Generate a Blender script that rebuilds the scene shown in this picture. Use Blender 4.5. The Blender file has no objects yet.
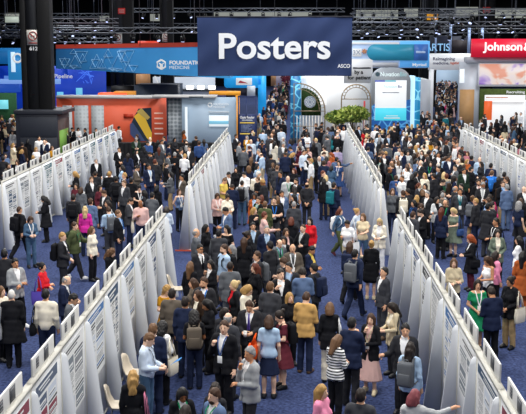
import bpy, bmesh, math, random
import numpy as np
from mathutils import Vector, Matrix
random.seed(7)
SC = bpy.context.scene
COL = SC.collection
PI = math.pi

# ------------------------------------------------------------------ colours
HEX = {
 'black':'17181d','charcoal':'2a2b30','dark_grey':'3d3f45','grey':'5f6369','light_grey':'999da1','silver':'bfc3c6',
 'navy':'1d2640','blue':'3a568c','slate_blue':'5a6f92','light_blue':'a9c3df','pale_blue':'c7d6e8','denim':'46627f',
 'teal':'1f6f7a','green':'1f8a5c','olive':'4c5538','dark_green':'26382c','khaki':'a58d68','tan':'c29b5f','beige':'cbbd9f',
 'cream':'e6dfcd','white':'eef0f2','brown':'55402f','dark_brown':'33261e','maroon':'5a2430','red':'c8202b','pink':'e78fb0',
 'hot_pink':'e2417f','magenta':'cb2f97','blush':'d9b3ad','rose':'a96d78','orange':'e8591d','mustard':'c08a22','yellow':'e3c763',
 'purple':'5d4fb0','lavender':'b3a9cc','grey_green':'6d7a6c','rust':'a5552a','grey_brown':'5f574e','bright_blue':'2f78d0',
}
HAIR = {'black':'131215','dark':'221a17','brown':'402b1e','light_brown':'664a33','auburn':'5c2c1d','red':'8f431d','blond':'a9854f',
        'pale_blond':'c6ad7d','grey':'8b8b8c','white':'cfcdca','rose':'7a3d44'}
SKIN = {1:'e9bfa4',2:'dba988',3:'c48d68',4:'93603f',5:'5f3c29'}
def lin(h, a=1.0):
    out = []
    for i in (0,2,4):
        c = int(h[i:i+2],16)/255
        out.append(c/12.92 if c <= .04045 else ((c+.055)/1.055)**2.4)
    return (*out, a)
_M = {}
def mat(name, hexc, rough=.7, noise=0.0, scale=40., spec=.3, emit=0.0, metal=0.0, bump=0.0):
    key = (name,hexc,rough,noise,scale,emit,metal,bump)
    if key in _M: return _M[key]
    m = bpy.data.materials.new(name); m.use_nodes = True
    nt = m.node_tree; b = nt.nodes['Principled BSDF']
    c = lin(hexc)
    b.inputs['Base Color'].default_value = c
    b.inputs['Roughness'].default_value = rough
    b.inputs['Metallic'].default_value = metal
    b.inputs['Specular IOR Level'].default_value = spec
    if noise or bump:
        tc = nt.nodes.new('ShaderNodeTexCoord'); n = nt.nodes.new('ShaderNodeTexNoise')
        n.inputs['Scale'].default_value = scale; n.inputs['Detail'].default_value = 3
        nt.links.new(tc.outputs['Object'], n.inputs['Vector'])
        if noise:
            r = nt.nodes.new('ShaderNodeMapRange')
            r.inputs['To Min'].default_value = 1-noise; r.inputs['To Max'].default_value = 1+noise
            mx = nt.nodes.new('ShaderNodeMix'); mx.data_type='RGBA'; mx.blend_type='MULTIPLY'
            mx.inputs[0].default_value = 1; mx.inputs[6].default_value = c
            nt.links.new(n.outputs[0], r.inputs[0]); nt.links.new(r.outputs[0], mx.inputs[7])
            nt.links.new(mx.outputs[2], b.inputs['Base Color'])
        if bump:
            bp = nt.nodes.new('ShaderNodeBump'); bp.inputs['Strength'].default_value = bump
            nt.links.new(n.outputs[0], bp.inputs['Height']); nt.links.new(bp.outputs[0], b.inputs['Normal'])
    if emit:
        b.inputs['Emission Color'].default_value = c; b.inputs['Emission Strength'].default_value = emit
    _M[key] = m
    return m
def fabric(c): return mat('fabric_'+c, HEX[c], .85, .12, 9., .15)
def leather(c): return mat('leather_'+c, HEX[c], .5, .1, 12., .4)
def hairmat(c): return mat('hair_'+c, HAIR[c], .55, .3, 30., .35)
def skinmat(k): return mat('skin_%d'%k, SKIN[k], .55, .05, 15., .3)
def paint(h, rough=.6, noise=.03): return mat('paint_'+h, h, rough, noise, 3.)
def glow(h, e=1.0):
    m=mat('glow_'+h, h, .5, 0, 1, .3, e); b=m.node_tree.nodes['Principled BSDF']; c=lin(h)
    b.inputs['Base Color'].default_value=(c[0]*.3,c[1]*.3,c[2]*.3,1); return m

# ------------------------------------------------------------------ mesh helpers
def mesh_np(name, V, F, mats=(), midx=None, smooth=True):
    me = bpy.data.meshes.new(name)
    V = np.asarray(V, np.float32)
    lens = [len(f) for f in F] if not isinstance(F, np.ndarray) else [F.shape[1]]*len(F)
    flat = F.ravel().astype(np.int32) if isinstance(F, np.ndarray) else np.array([i for f in F for i in f], np.int32)
    me.vertices.add(len(V)); me.vertices.foreach_set('co', V.ravel())
    me.loops.add(len(flat)); me.loops.foreach_set('vertex_index', flat)
    me.polygons.add(len(lens))
    st = np.concatenate([[0], np.cumsum(lens)[:-1]]).astype(np.int32)
    me.polygons.foreach_set('loop_start', st)
    for m in mats: me.materials.append(m)
    if midx is not None: me.polygons.foreach_set('material_index', np.asarray(midx, np.int32))
    me.update(calc_edges=True); me.validate()
    if smooth: me.polygons.foreach_set('use_smooth', [True]*len(me.polygons))
    return me
class MB:
    """collects shapes, links them as ONE mesh object"""
    def __init__(s): s.V=[]; s.F=[]; s.I=[]
    def add(s, V, F, i=0):
        n=len(s.V); s.V += [tuple(v) for v in V]; s.F += [tuple(a+n for a in f) for f in F]; s.I += [i]*len(F); return s
    def box(s, x0,y0,z0,x1,y1,z1, i=0, M=None):
        V=[(x,y,z) for x in (x0,x1) for y in (y0,y1) for z in (z0,z1)]
        if M: V=[M@Vector(v) for v in V]
        return s.add(V,[(0,1,3,2),(4,6,7,5),(0,4,5,1),(2,3,7,6),(0,2,6,4),(1,5,7,3)],i)
    def bbox(s, x0,y0,z0,x1,y1,z1, r=.02, i=0, seg=2):
        bm=bmesh.new(); bmesh.ops.create_cube(bm,size=1)
        for v in bm.verts: v.co=Vector(((x0+x1)/2+v.co.x*(x1-x0),(y0+y1)/2+v.co.y*(y1-y0),(z0+z1)/2+v.co.z*(z1-z0)))
        bmesh.ops.bevel(bm,geom=bm.edges[:],offset=r,segments=seg,affect='EDGES',profile=.5)
        bm.verts.index_update()
        s.add([v.co for v in bm.verts],[[v.index for v in f.verts] for f in bm.faces],i); bm.free(); return s
    def quad(s, a,b,c,d,i=0): return s.add([a,b,c,d],[(0,1,2,3)],i)
    def prism(s, pts, y0, y1, i=0):       # polygon in x,z extruded along y
        n=len(pts); V=[(p[0],y0,p[1]) for p in pts]+[(p[0],y1,p[1]) for p in pts]
        return s.add(V,[tuple(range(n)),tuple(range(2*n-1,n-1,-1))]+[(k,(k+n),(k+1)%n+n,(k+1)%n) for k in range(n)],i)
    def tube(s, pts, r, i=0, n=6, cap=True):
        pts=[Vector(p) for p in pts]; rs=r if isinstance(r,(list,tuple)) else [r]*len(pts)
        V=[];F=[]
        for k,p in enumerate(pts):
            d=(pts[min(k+1,len(pts)-1)]-pts[max(k-1,0)]).normalized()
            u=d.cross(Vector((0,0,1)) if abs(d.z)<.9 else Vector((1,0,0))).normalized(); w=d.cross(u)
            V+=[p+(u*math.cos(2*PI*q/n)+w*math.sin(2*PI*q/n))*rs[k] for q in range(n)]
        for k in range(len(pts)-1):
            for q in range(n): F.append((k*n+q,k*n+(q+1)%n,(k+1)*n+(q+1)%n,(k+1)*n+q))
        if cap: F.append(tuple(range(n-1,-1,-1))); F.append(tuple(range((len(pts)-1)*n,len(pts)*n)))
        return s.add(V,F,i)
    def mesh(s, name, mats, smooth=False):
        return mesh_np(name, s.V, s.F, mats, s.I, smooth)
    def build(s, name, mats, parent=None, smooth=False):
        if not isinstance(mats,(list,tuple)): mats=[mats]
        return link(bpy.data.objects.new(name, s.mesh(name, mats, smooth)), parent)
def link(o, parent=None):
    COL.objects.link(o)
    if parent is not None: o.parent = parent
    return o
def tag(o, label=None, cat=None, group=None, kind=None):
    if label: o['label']=label
    if cat: o['category']=cat
    if group: o['group']=group
    if kind: o['kind']=kind
    return o
def thing(name, label, cat, loc=(0,0,0), rz=0, group=None):
    o=bpy.data.objects.new(name,None); o.empty_display_size=.2; link(o); o.location=loc; o.rotation_euler=(0,0,rz)
    return tag(o,label,cat,group)
def text_mesh(txt, size, bold=0.0, depth=.004):
    cu=bpy.data.curves.new('lettering','FONT'); cu.body=txt; cu.size=size; cu.align_x='LEFT'; cu.align_y='BOTTOM_BASELINE'
    cu.offset=bold*size; cu.extrude=depth; cu.resolution_u=4
    o=bpy.data.objects.new('lettering',cu); COL.objects.link(o)
    bpy.context.view_layer.update()
    dg=bpy.context.evaluated_depsgraph_get()
    me=bpy.data.meshes.new_from_object(o.evaluated_get(dg)); bpy.data.objects.remove(o)
    return me
def lettering(txt, x0, z0, x1, z1, y, m, parent, bold=0.0, name='lettering', rot=None):
    """text fitted to the rectangle x0..x1, z0..z1 on a wall that faces -Y at y"""
    me=text_mesh(txt,1.0,bold)
    co=np.empty(len(me.vertices)*3,np.float32); me.vertices.foreach_get('co',co); co=co.reshape(-1,3)
    mn=co.min(0); mx=co.max(0)
    out=np.empty_like(co)
    out[:,0]=x0+(co[:,0]-mn[0])/(mx[0]-mn[0])*(x1-x0)
    out[:,2]=z0+(co[:,1]-mn[1])/(mx[1]-mn[1])*(z1-z0)
    out[:,1]=y-(co[:,2]-mn[2])
    me.vertices.foreach_set('co',out.ravel()); me.materials.clear(); me.materials.append(m); me.update()
    return link(bpy.data.objects.new(name,me),parent)

# ------------------------------------------------------------------ camera
W,H_=526,414
F_PX=1023.0; CAMH=7.1
PITCH=math.atan(163/F_PX); YAW=math.atan(35/F_PX*math.cos(PITCH))
cam_d=bpy.data.cameras.new('camera'); cam=bpy.data.objects.new('camera',cam_d); COL.objects.link(cam)
cam_d.sensor_width=36; cam_d.sensor_fit='HORIZONTAL'; cam_d.lens=F_PX/W*36; cam_d.clip_end=600
cam.location=(0,0,CAMH)
CR=Matrix.Rotation(YAW,3,'Z')@Matrix.Rotation(PI/2-PITCH,3,'X')
cam.rotation_euler=CR.to_euler()
SC.camera=cam
def ray(x,y): return CR@Vector(((x-W/2)/F_PX,-(y-H_/2)/F_PX,-1))
def at(x,y,Y):
    d=ray(x,y); t=Y/d.y; return Vector((d.x*t,Y,CAMH+d.z*t))
def on_z(x,y,z):
    d=ray(x,y); t=(z-CAMH)/d.z; return Vector((d.x*t,d.y*t,z))
# ------------------------------------------------------------------ people: smooth bodies grown from a jointed skeleton
def surfnet(D, org, h):
    S = D < 0
    nx,ny,nz = D.shape
    cnt = np.zeros((nx-1,ny-1,nz-1), np.int8)
    offs = [(a,b,c) for a in (0,1) for b in (0,1) for c in (0,1)]
    for a,b,c in offs: cnt += S[a:nx-1+a, b:ny-1+b, c:nz-1+c]
    act = (cnt>0)&(cnt<8)
    idx = np.argwhere(act)
    vid = -np.ones(act.shape, np.int32); vid[act] = np.arange(len(idx))
    val = np.stack([D[idx[:,0]+a, idx[:,1]+b, idx[:,2]+c] for a,b,c in offs],1)
    P = np.zeros((len(idx),3)); N = np.zeros(len(idx))
    O = np.array(offs, float)
    for p in range(8):
        for q in range(p+1,8):
            if np.abs(O[p]-O[q]).sum()!=1: continue
            m = (val[:,p]<0)!=(val[:,q]<0)
            t = np.where(m, val[:,p]/np.where(m, val[:,p]-val[:,q], 1), 0)
            P += np.where(m[:,None], O[p]+t[:,None]*(O[q]-O[p]), 0); N += m
    V = (idx + P/N[:,None])*h + np.array(org)
    Q=[]
    for ax in range(3):
        sl=[slice(1,-1)]*3; sl[ax]=slice(0,-1)
        a=S[tuple(sl)]; sl2=list(sl); sl2[ax]=slice(1,None); b=S[tuple(sl2)]
        e=np.argwhere(a!=b)
        o=[1,1,1]; o[ax]=0; e=e+np.array(o)
        u,v=[(1,2),(2,0),(0,1)][ax]
        cells=[]
        for du,dv in ((-1,-1),(0,-1),(0,0),(-1,0)):
            c=e.copy(); c[:,u]+=du; c[:,v]+=dv; cells.append(vid[c[:,0],c[:,1],c[:,2]])
        q=np.stack(cells,1)
        ins=S[e[:,0],e[:,1],e[:,2]]
        q[~ins]=q[~ins][:,::-1]
        Q.append(q)
    Q=np.concatenate(Q); Q=Q[(Q>=0).all(1)]
    return V,Q

class Grid:
    def __init__(s, lo, hi, h):
        s.lo=np.array(lo,float); s.h=h
        n=[int(math.ceil((hi[k]-lo[k])/h))+1 for k in range(3)]
        ax=[(lo[k]+h*np.arange(n[k])).astype(np.float32) for k in range(3)]
        s.X,s.Y,s.Z=np.meshgrid(*ax,indexing='ij')
    def pts(s): return s.X,s.Y,s.Z
    def net(s,D): return surfnet(D,s.lo,s.h)
def d_cone(P,a,b,ra,rb):
    X,Y,Z=P; a=np.array(a,np.float32); b=np.array(b,np.float32); d=b-a; L=float(d@d)+1e-9
    px,py,pz=X-a[0],Y-a[1],Z-a[2]
    t=np.clip((px*d[0]+py*d[1]+pz*d[2])/L,0,1)
    return np.sqrt((px-t*d[0])**2+(py-t*d[1])**2+(pz-t*d[2])**2)-(ra+(rb-ra)*t)
def d_ell(P,c,r):
    X,Y,Z=P
    x,y,z=(X-c[0]),(Y-c[1]),(Z-c[2])
    k0=np.sqrt((x/r[0])**2+(y/r[1])**2+(z/r[2])**2)+1e-6
    k1=np.sqrt((x/r[0]**2)**2+(y/r[1]**2)**2+(z/r[2]**2)**2)+1e-6
    return k0*(k0-1)/k1
def smin(a,b,k=.03):
    h=np.clip(.5+.5*(b-a)/k,0,1)
    return b+(a-b)*h-k*h*(1-h)
def sall(ds,k=.03):
    d=ds[0]
    for e in ds[1:]: d=smin(d,e,k)
    return d

# arms: (elbow, wrist) for the right arm (x<0, the figure faces -Y); mirrored for the left
ARM={
 'down':((-.23,.03,1.13),(-.235,-.05,.89)),
 'cross':((-.25,-.05,1.15),(.05,-.2,1.15)),
 'cross2':((-.25,-.04,1.14),(.06,-.225,1.11)),
 'phone':((-.235,-.03,1.15),(-.09,-.27,1.21)),
 'hold':((-.235,-.03,1.14),(-.085,-.28,1.11)),
 'pocket':((-.29,.07,1.16),(-.205,-.04,.93)),
 'chin':((-.19,-.12,1.14),(-.055,-.17,1.39)),
 'gesture':((-.27,-.1,1.17),(-.34,-.33,1.2)),
 'point':((-.43,-.08,1.35),(-.66,-.13,1.44)),
 'strap':((-.25,-.05,1.16),(-.135,-.175,1.35)),
 'clasp':((-.255,.0,1.15),(-.05,-.22,1.0)),
 'behind':((-.27,.09,1.16),(-.07,.185,.96)),
 'carry':((-.25,.03,1.15),(-.19,-.22,1.16)),
 'cup':((-.245,-.0,1.15),(-.13,-.23,1.24)),
 'fwd':((-.24,-.13,1.18),(-.16,-.38,1.16)),
 'back':((-.25,.12,1.16),(-.26,.14,.92)),
}
# legs: (knee, ankle, toe) right then left
LEG={
 'stand':(((-.1,-.012,.5),(-.105,.02,.09),(-.125,-.13,.035)),((.1,-.012,.5),(.105,.02,.09),(.125,-.13,.035))),
 'shift':(((-.1,-.01,.5),(-.105,.02,.09),(-.13,-.13,.035)),((.125,-.075,.5),(.15,-.06,.09),(.19,-.2,.035))),
 'walk':(((-.1,-.15,.53),(-.1,-.27,.115),(-.105,-.42,.09)),((.1,.05,.49),(.1,.33,.17),(.1,.25,.04))),
 'sit':(((-.12,-.38,.5),(-.12,-.36,.09),(-.13,-.5,.035)),((.12,-.38,.5),(.12,-.4,.09),(.13,-.54,.035))),
}
POSE={  # right arm, left arm, legs, head pitch down, head yaw
 'stand':('down','down','stand',0,0),'stand2':('down','down','shift',4,28),'crossed':('cross','cross2','shift',0,-12),
 'phone':('phone','down','shift',24,4),'hold':('hold','hold','stand',26,0),'pocket':('down','pocket','shift',0,-22),
 'chin':('chin','cross2','shift',2,10),'gesture':('gesture','hold','shift',4,16),'point':('point','down','stand',0,-40),
 'strap':('strap','down','stand',0,15),'clasp':('clasp','clasp','stand',5,-10),'behind':('behind','behind','stand',-4,0),
 'walk':('back','fwd','walk',2,0),'walk2':('phone','back','walk',12,0),'carry':('down','carry','shift',0,20),
 'cup':('cup','down','stand',0,-24),'both':('gesture','gesture','stand',0,12),'lookup':('pocket','down','stand',-14,8),
}
def mirror(p): return (-p[0],p[1],p[2])
def joints(sex,pose):
    ra,la,lg,hp,hy=POSE[pose]
    sw=.19 if sex=='m' else .165
    R=ARM[ra]; L=[mirror(p) for p in ARM[la]]
    if sex=='f':
        R=[(p[0]*.93,p[1],p[2]) for p in R]; L=[(p[0]*.93,p[1],p[2]) for p in L]
    return dict(sR=(-sw,.0,1.412),sL=(sw,.0,1.412),eR=R[0],wR=R[1],eL=L[0],wL=L[1],legs=LEG[lg])
NECK=Vector((0,.015,1.5))
def headM(pose):
    hp,hy=POSE[pose][3:]
    return Matrix.Translation(NECK)@Matrix.Rotation(math.radians(hy),4,'Z')@Matrix.Rotation(math.radians(hp),4,'X')
def head_pts(P,pose):
    M=headM(pose).inverted(); X,Y,Z=P
    return (M[0][0]*X+M[0][1]*Y+M[0][2]*Z+M[0][3], M[1][0]*X+M[1][1]*Y+M[1][2]*Z+M[1][3], M[2][0]*X+M[2][1]*Y+M[2][2]*Z+M[2][3])
def d_head(Q,sex):
    j=.0 if sex=='m' else -.005
    ds=[d_ell(Q,(0,-.018,.135),(.075,.095,.112)), d_ell(Q,(0,-.05,.07),(.054+j,.062,.058))]
    d=sall(ds,.03)
    d=smin(d,d_cone(Q,(0,-.112,.138),(0,-.13,.105),.010,.016),.012)
    d=smin(d,d_ell(Q,(0,-.095,.045),(.022,.02,.016)),.015)
    for s in (-1,1): d=smin(d,d_ell(Q,(s*.078,-.005,.125),(.014,.024,.033)),.008)
    return d
def d_torso(P,sex,g=0.0):
    if sex=='m':
        ds=[d_ell(P,(0,.0,1.24),(.178+g,.122+g,.25)),d_ell(P,(0,.0,.98),(.162+g,.122+g,.16)),
            d_cone(P,(-.13,.005,1.405),(.13,.005,1.405),.062+g,.062+g),d_cone(P,(0,.01,1.0),(0,.005,1.25),.118+g,.12+g)]
        ds+= [d_cone(P,(s*.03,.02,1.47),(s*.16,.01,1.43),.05+g*.6,.05+g) for s in (-1,1)]
    else:
        ds=[d_ell(P,(0,.0,1.26),(.15+g,.108+g,.21)),d_ell(P,(0,.01,.95),(.168+g,.125+g,.15)),
            d_cone(P,(-.115,.005,1.405),(.115,.005,1.405),.054+g,.054+g),d_cone(P,(0,.01,1.0),(0,.0,1.2),.105+g,.1+g)]
        ds+= [d_ell(P,(s*.07,-.085,1.25),(.068+g,.058+g,.068+g)) for s in (-1,1)]
        ds+= [d_cone(P,(s*.03,.02,1.46),(s*.14,.01,1.43),.042+g*.6,.044+g) for s in (-1,1)]
    return sall(ds,.05)
def d_arms(P,J,sex,g=0.0,k=.03):
    r=1.0 if sex=='m' else .84
    ds=[]
    for s in 'RL':
        a=smin(d_cone(P,J['s'+s],J['e'+s],.056*r+g,.045*r+g),d_cone(P,J['e'+s],J['w'+s],.045*r+g,.031*r+g),.02)
        ds.append(a)
    return np.minimum(ds[0],ds[1])
def d_legs(P,J,sex,g=0.0):
    ds=[]
    for k,s in ((0,-1),(1,1)):
        kn,an,to=J['legs'][k]
        d=smin(d_cone(P,(s*.088,.005,.93),kn,.09+g,.057+g),d_cone(P,kn,an,.056+g,.04+g),.03)
        mid=[kn[i]*.62+an[i]*.38 for i in range(3)]; mid[1]+=.02
        d=smin(d,d_ell(P,mid,(.052+g,.058+g,.12)),.03)
        ds.append(d)
    return ds
def d_feet(P,J,g=0.0):
    ds=[]
    for k in (0,1):
        kn,an,to=J['legs'][k]
        heel=(an[0],an[1]+.035,an[2]-.05)
        mid=tuple((an[i]*.45+to[i]*.55) for i in range(3))
        d=sall([d_cone(P,an,heel,.04+g,.036+g),d_cone(P,(heel[0],heel[1]-.02,heel[2]+.01),to,.036+g,.034+g),d_cone(P,an,mid,.04+g,.036+g)],.03)
        ds.append(d)
    return ds
def wr(P,amp,s=0.0):
    X,Y,Z=P
    return amp*(np.sin(31*Z+9*X+s)*np.sin(13*X-17*Z+5*Y)+.6*np.sin(47*X+23*Z+11*Y+2*s))
def bounds(J,up=1.85,lo=-.02):
    xs=[J[k][0] for k in ('eR','wR','eL','wL','sR','sL')]; ys=[J[k][1] for k in ('eR','wR','eL','wL')]+[l[q][1] for l in J['legs'] for q in range(3)]
    ext=.2
    return (min(min(xs)-.24,-.3),min(min(ys)-.24,-.26),lo),(max(max(xs)+.24,.3),max(max(ys)+.2,.24),up)
def hand_tubes(mb,J,s,bend):
    """four fingers of different lengths and a thumb rooted in the palm"""
    e=Vector(J['e'+s]); w=Vector(J['w'+s]); d=(w-e).normalized()
    sg=-1 if s=='R' else 1
    nrm=Vector((-sg,0,0))-d*d.dot(Vector((-sg,0,0)))          # palm faces the body
    if abs(d.x)>.6: nrm=Vector((0,0,-1))-d*d.dot(Vector((0,0,-1)))
    nrm.normalize(); side=d.cross(nrm).normalized()
    if side.y>0 or (abs(side.y)<.2 and side.z<0): side=-side   # thumb side: forward or up
    for k,(o,L) in enumerate(((.030,.068),(.010,.078),(-.010,.072),(-.029,.056))):
        p=w+d*.085+side*o; pts=[p]
        dd=d.copy(); seg=L/3
        for q in range(3):
            a=bend*(.5+.35*q)+.06*k
            dd=(d*math.cos(a)+nrm*math.sin(a)); p=p+dd*seg; pts.append(p)
        mb.tube(pts,[.0095,.009,.0085,.006],0,5)
    p=w+d*.035+side*.03
    mb.tube([p,p+(d*.5+side*.8+nrm*.3)*.03,p+(d*1.3+side*.95+nrm*.8)*.04],[.012,.011,.008],0,5)
    return d,nrm,side
BODY={}
LOD=1.0
EYE=mat('eye_dark','1c1512',.3); LIP=mat('lips','a2574f',.5)
def body_mesh(sex,pose):
    k=(sex,pose,LOD)
    if k in BODY: return BODY[k]
    J=joints(sex,pose); lo,hi=bounds(J); G=Grid(lo,hi,.0165*LOD); P=G.pts()
    d=smin(d_torso(P,sex,-.004),d_arms(P,J,sex),.04)
    for l in d_legs(P,J,sex): d=smin(d,l,.02)
    for f in d_feet(P,J): d=smin(d,f,.02)
    for s in 'RL':
        e=Vector(J['e'+s]); w=Vector(J['w'+s]); dr=(w-e).normalized()
        d=smin(d,d_cone(P,w,w+dr*.08,.032,.036),.02)
    d=smin(d,d_cone(P,(0,.022,1.42),(0,.0,1.57),.056 if sex=='m' else .047,.052 if sex=='m' else .045),.03)
    d=smin(d,d_head(head_pts(P,pose),sex),.02)
    V,Q=G.net(d)
    mb=MB()
    for s in 'RL':
        arm=POSE[pose][0 if s=='R' else 1]
        hand_tubes(mb,J,s,.35 if arm in('down','back','gesture','point') else .9)
    HM=headM(pose)
    def patch(c,r,i):
        n=8; P0=[HM@Vector((c[0]+r[0]*math.cos(2*PI*q/n),c[1]+abs(math.cos(2*PI*q/n))*.004,c[2]+r[1]*math.sin(2*PI*q/n))) for q in range(n)]
        ctr=HM@Vector((c[0],c[1]-.006,c[2])); m=len(mb.V)
        mb.add(P0+[ctr],[(q,(q+1)%n,n) for q in range(n)],i)
    for s in (-1,1):
        patch((s*.031,-.113,.14),(.014,.007),1); patch((s*.032,-.114,.162),(.019,.0045),3)
    patch((0,-.123,.072),(.023,.007),2)
    n=len(V)
    allV=np.concatenate([V,np.array([tuple(v) for v in mb.V])]) 
    F=[tuple(q) for q in Q.tolist()]+[tuple(a+n for a in f) for f in mb.F]
    me=mesh_np('body',allV,F,(skinmat(1),EYE,LIP,hairmat('dark')),[0]*len(Q)+mb.I)
    BODY[k]=me; return me
CL={}
def cloth(kind,sex,pose):
    """clothing surfaces that follow the posed body"""
    k=(kind,sex,pose)
    if kind in('skirt','longskirt','trousers','shoe0','shoe1','jeans'): k=(kind,sex,POSE[pose][2])
    k=k+(LOD,)
    if k in CL: return CL[k]
    J=joints(sex,pose); lo,hi=bounds(J,1.6); h=.02*min(LOD,1.7)
    if kind.startswith('shoe'):
        i=int(kind[4]); kn,an,to=J['legs'][i]
        G=Grid((an[0]-.12,min(to[1],an[1])-.12,-.01),(an[0]+.16,an[1]+.16,.3),.014); P=G.pts()
        d=d_feet(P,J,.012)[i]; d=np.maximum(d,P[2]-(an[2]+.025)); d=np.maximum(d,-P[2]+.004)
    elif kind in('trousers','jeans'):
        g=.016 if kind=='trousers' else .006
        G=Grid((lo[0],lo[1],-.02),(hi[0],hi[1],1.1),h); P=G.pts()
        l=d_legs(P,J,sex,g); d=smin(np.minimum(l[0],l[1]),d_torso(P,sex,.002),.03)
        for i in (0,1):
            kn,an,to=J['legs'][i]; d=smin(d,d_cone(P,kn,(an[0],an[1]+.01,an[2]-.02),.06+g*.7,.056+g*.7),.03)
        d=d+wr(P,.003); d=np.maximum(d,P[2]-1.02); d=np.maximum(d,.045-P[2])
    elif kind in('skirt','longskirt'):
        z0=.52 if kind=='skirt' else .30
        G=Grid((-.4,-.5,.2),(.4,.5,1.1),h); P=G.pts()
        r=.116+(1.0-P[2])*(.16 if kind=='skirt' else .18); r=np.minimum(r,.36)
        ang=np.arctan2(P[1],P[0]); r=r*(1+.035*np.sin(14*ang)*np.clip((.9-P[2])*2,0,1))
        d=(np.sqrt((P[0]/1.22)**2+P[1]**2)-r)*.9
        if POSE[pose][2]=='walk':
            l=d_legs(P,J,sex,.03); d=smin(d,np.minimum(l[0],l[1]),.06)
        d=smin(d,d_torso(P,sex,.004),.03)
        d=np.maximum(d,P[2]-1.0); d=np.maximum(d,z0-P[2])
    else:
        g,ag,hem,vneck,sleeve={'jacket':(.024,.013,.80,1,1),'coat':(.03,.017,.58,1,1),'cardigan':(.022,.011,.74,2,1),'shirt':(.016,.013,.90,0,1),
            'blouse':(.02,.014,.84,0,1),'tee':(.023,.014,.88,0,.5),'vest':(.03,0,.86,1,0),'hoodie':(.04,.03,.82,0,1),'inner':(.007,0,.9,0,0),
            'dress':(.014,.012,.52,0,.45),'longdress':(.016,.018,.28,0,1),'tank':(.012,0,.88,0,0)}[kind]
        G=Grid((lo[0],lo[1],hem-.06),(hi[0],hi[1],1.6),h); P=G.pts()
        d=d_torso(P,sex,g)
        X,Y,Z=P
        if hem<.86:
            fl={'jacket':.13,'coat':.2,'cardigan':.12,'blouse':.14,'hoodie':.06,'dress':.28,'longdress':.26}.get(kind,.1)
            base=.128+g if sex=='m' else .115+g
            r=base+np.clip(1.04-Z,0,2)*fl
            if kind in('dress','longdress'):
                ang=np.arctan2(Y,X); r=np.minimum(r,.33)*(1+.03*np.sin(13*ang)*np.clip((.9-Z)*2,0,1))
            sk=(np.sqrt((X/1.28)**2+(Y-.005)**2)-r)*.92
            sk=np.maximum(sk,Z-1.06); d=smin(d,sk,.05)
            if POSE[pose][2]=='walk' and hem<.7:
                l=d_legs(P,J,sex,.03); d=smin(d,np.minimum(l[0],l[1]),.05)
        d=np.maximum(d,hem-Z)
        if vneck:
            zb=1.14 if vneck==1 else .9
            w=(Z-zb)*(.26 if vneck==1 else .17)
            if vneck==2: w=np.clip(w,0,.07)
            d=np.where((Y<.0)&(Z>zb),np.maximum(d,(w-np.abs(X))*.9),d)
            if hem<.9: # slit below the button
                d=np.where((Y<0)&(Z<1.02),np.maximum(d,((1.02-Z)*.1-np.abs(X))),d)
        # neckline
        nk=1.508 if kind in('jacket','coat','cardigan','vest') else 1.452 if kind=='inner' else 1.5
        if kind in('dresstop','tank','dress'): nk=1.44
        fz=np.where(Y<.02, nk-.03+(Y<-.02)*-.0, nk+.0)
        d=np.maximum(d,(Z-(nk+Y*.25))*.8) if kind!='inner' else np.maximum(d,Z-(1.464-Y*.3))
        # collar
        if kind in('jacket','coat','shirt','hoodie','inner'):
            col=np.abs(np.sqrt(X**2+(Y-.012)**2)-(.067+(0 if kind in('shirt','inner') else .012)))-.009
            top=1.515 if kind not in('hoodie','inner') else 1.53 if kind=='hoodie' else 1.503
            col=np.maximum(col,np.abs(Z-1.48)-(top-1.48)+ (Y<-.03)*.02)
            if vneck: col=np.where(Y<-.02,1,col)
            if kind=='inner': col=np.where(Y>.0,1,np.abs(np.sqrt(X**2+(Y-.0)**2)-.066)-.009); col=np.maximum(col,np.abs(Z-1.485)-.03)
            d=np.minimum(d,col)
        if sleeve:
            a=d_arms(P,J,sex,ag)
            cuts=[]
            for s in 'RL':
                e=np.array(J['e'+s]); w_=np.array(J['w'+s]); sh=np.array(J['s'+s])
                if sleeve==1: o=w_-(w_-e)*.04; n=(w_-e)
                else: o=sh+(e-sh)*(sleeve+.22); n=(e-sh)
                n=n/np.linalg.norm(n)
                cut=(X-o[0])*n[0]+(Y-o[1])*n[1]+(Z-o[2])*n[2]
                far=np.sqrt((X-o[0])**2+(Y-o[1])**2+(Z-o[2])**2)
                cuts.append((cut,far,s))
            r_=1.0 if sex=='m' else .84
            arms=[]
            for (cut,far,s) in cuts:
                if sleeve==1:
                    aa=smin(d_cone(P,J['s'+s],J['e'+s],.057*r_+ag,.047*r_+ag),d_cone(P,J['e'+s],J['w'+s],.046*r_+ag,.034*r_+ag*.9),.02)
                else: aa=d_cone(P,J['s'+s],J['e'+s],.057*r_+ag,.048*r_+ag+.006)
                arms.append(np.maximum(aa,cut))
            a=np.minimum(arms[0],arms[1])
            d=smin(d,a,.025)
        d=d+wr(P,.0045 if kind not in('tee','tank','shirt') else .003,len(kind))
    V,Q=G.net(d)
    me=mesh_np(kind,V,Q,(fabric('black'),))
    CL[k]=me; return me
HAIRM={}
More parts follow.
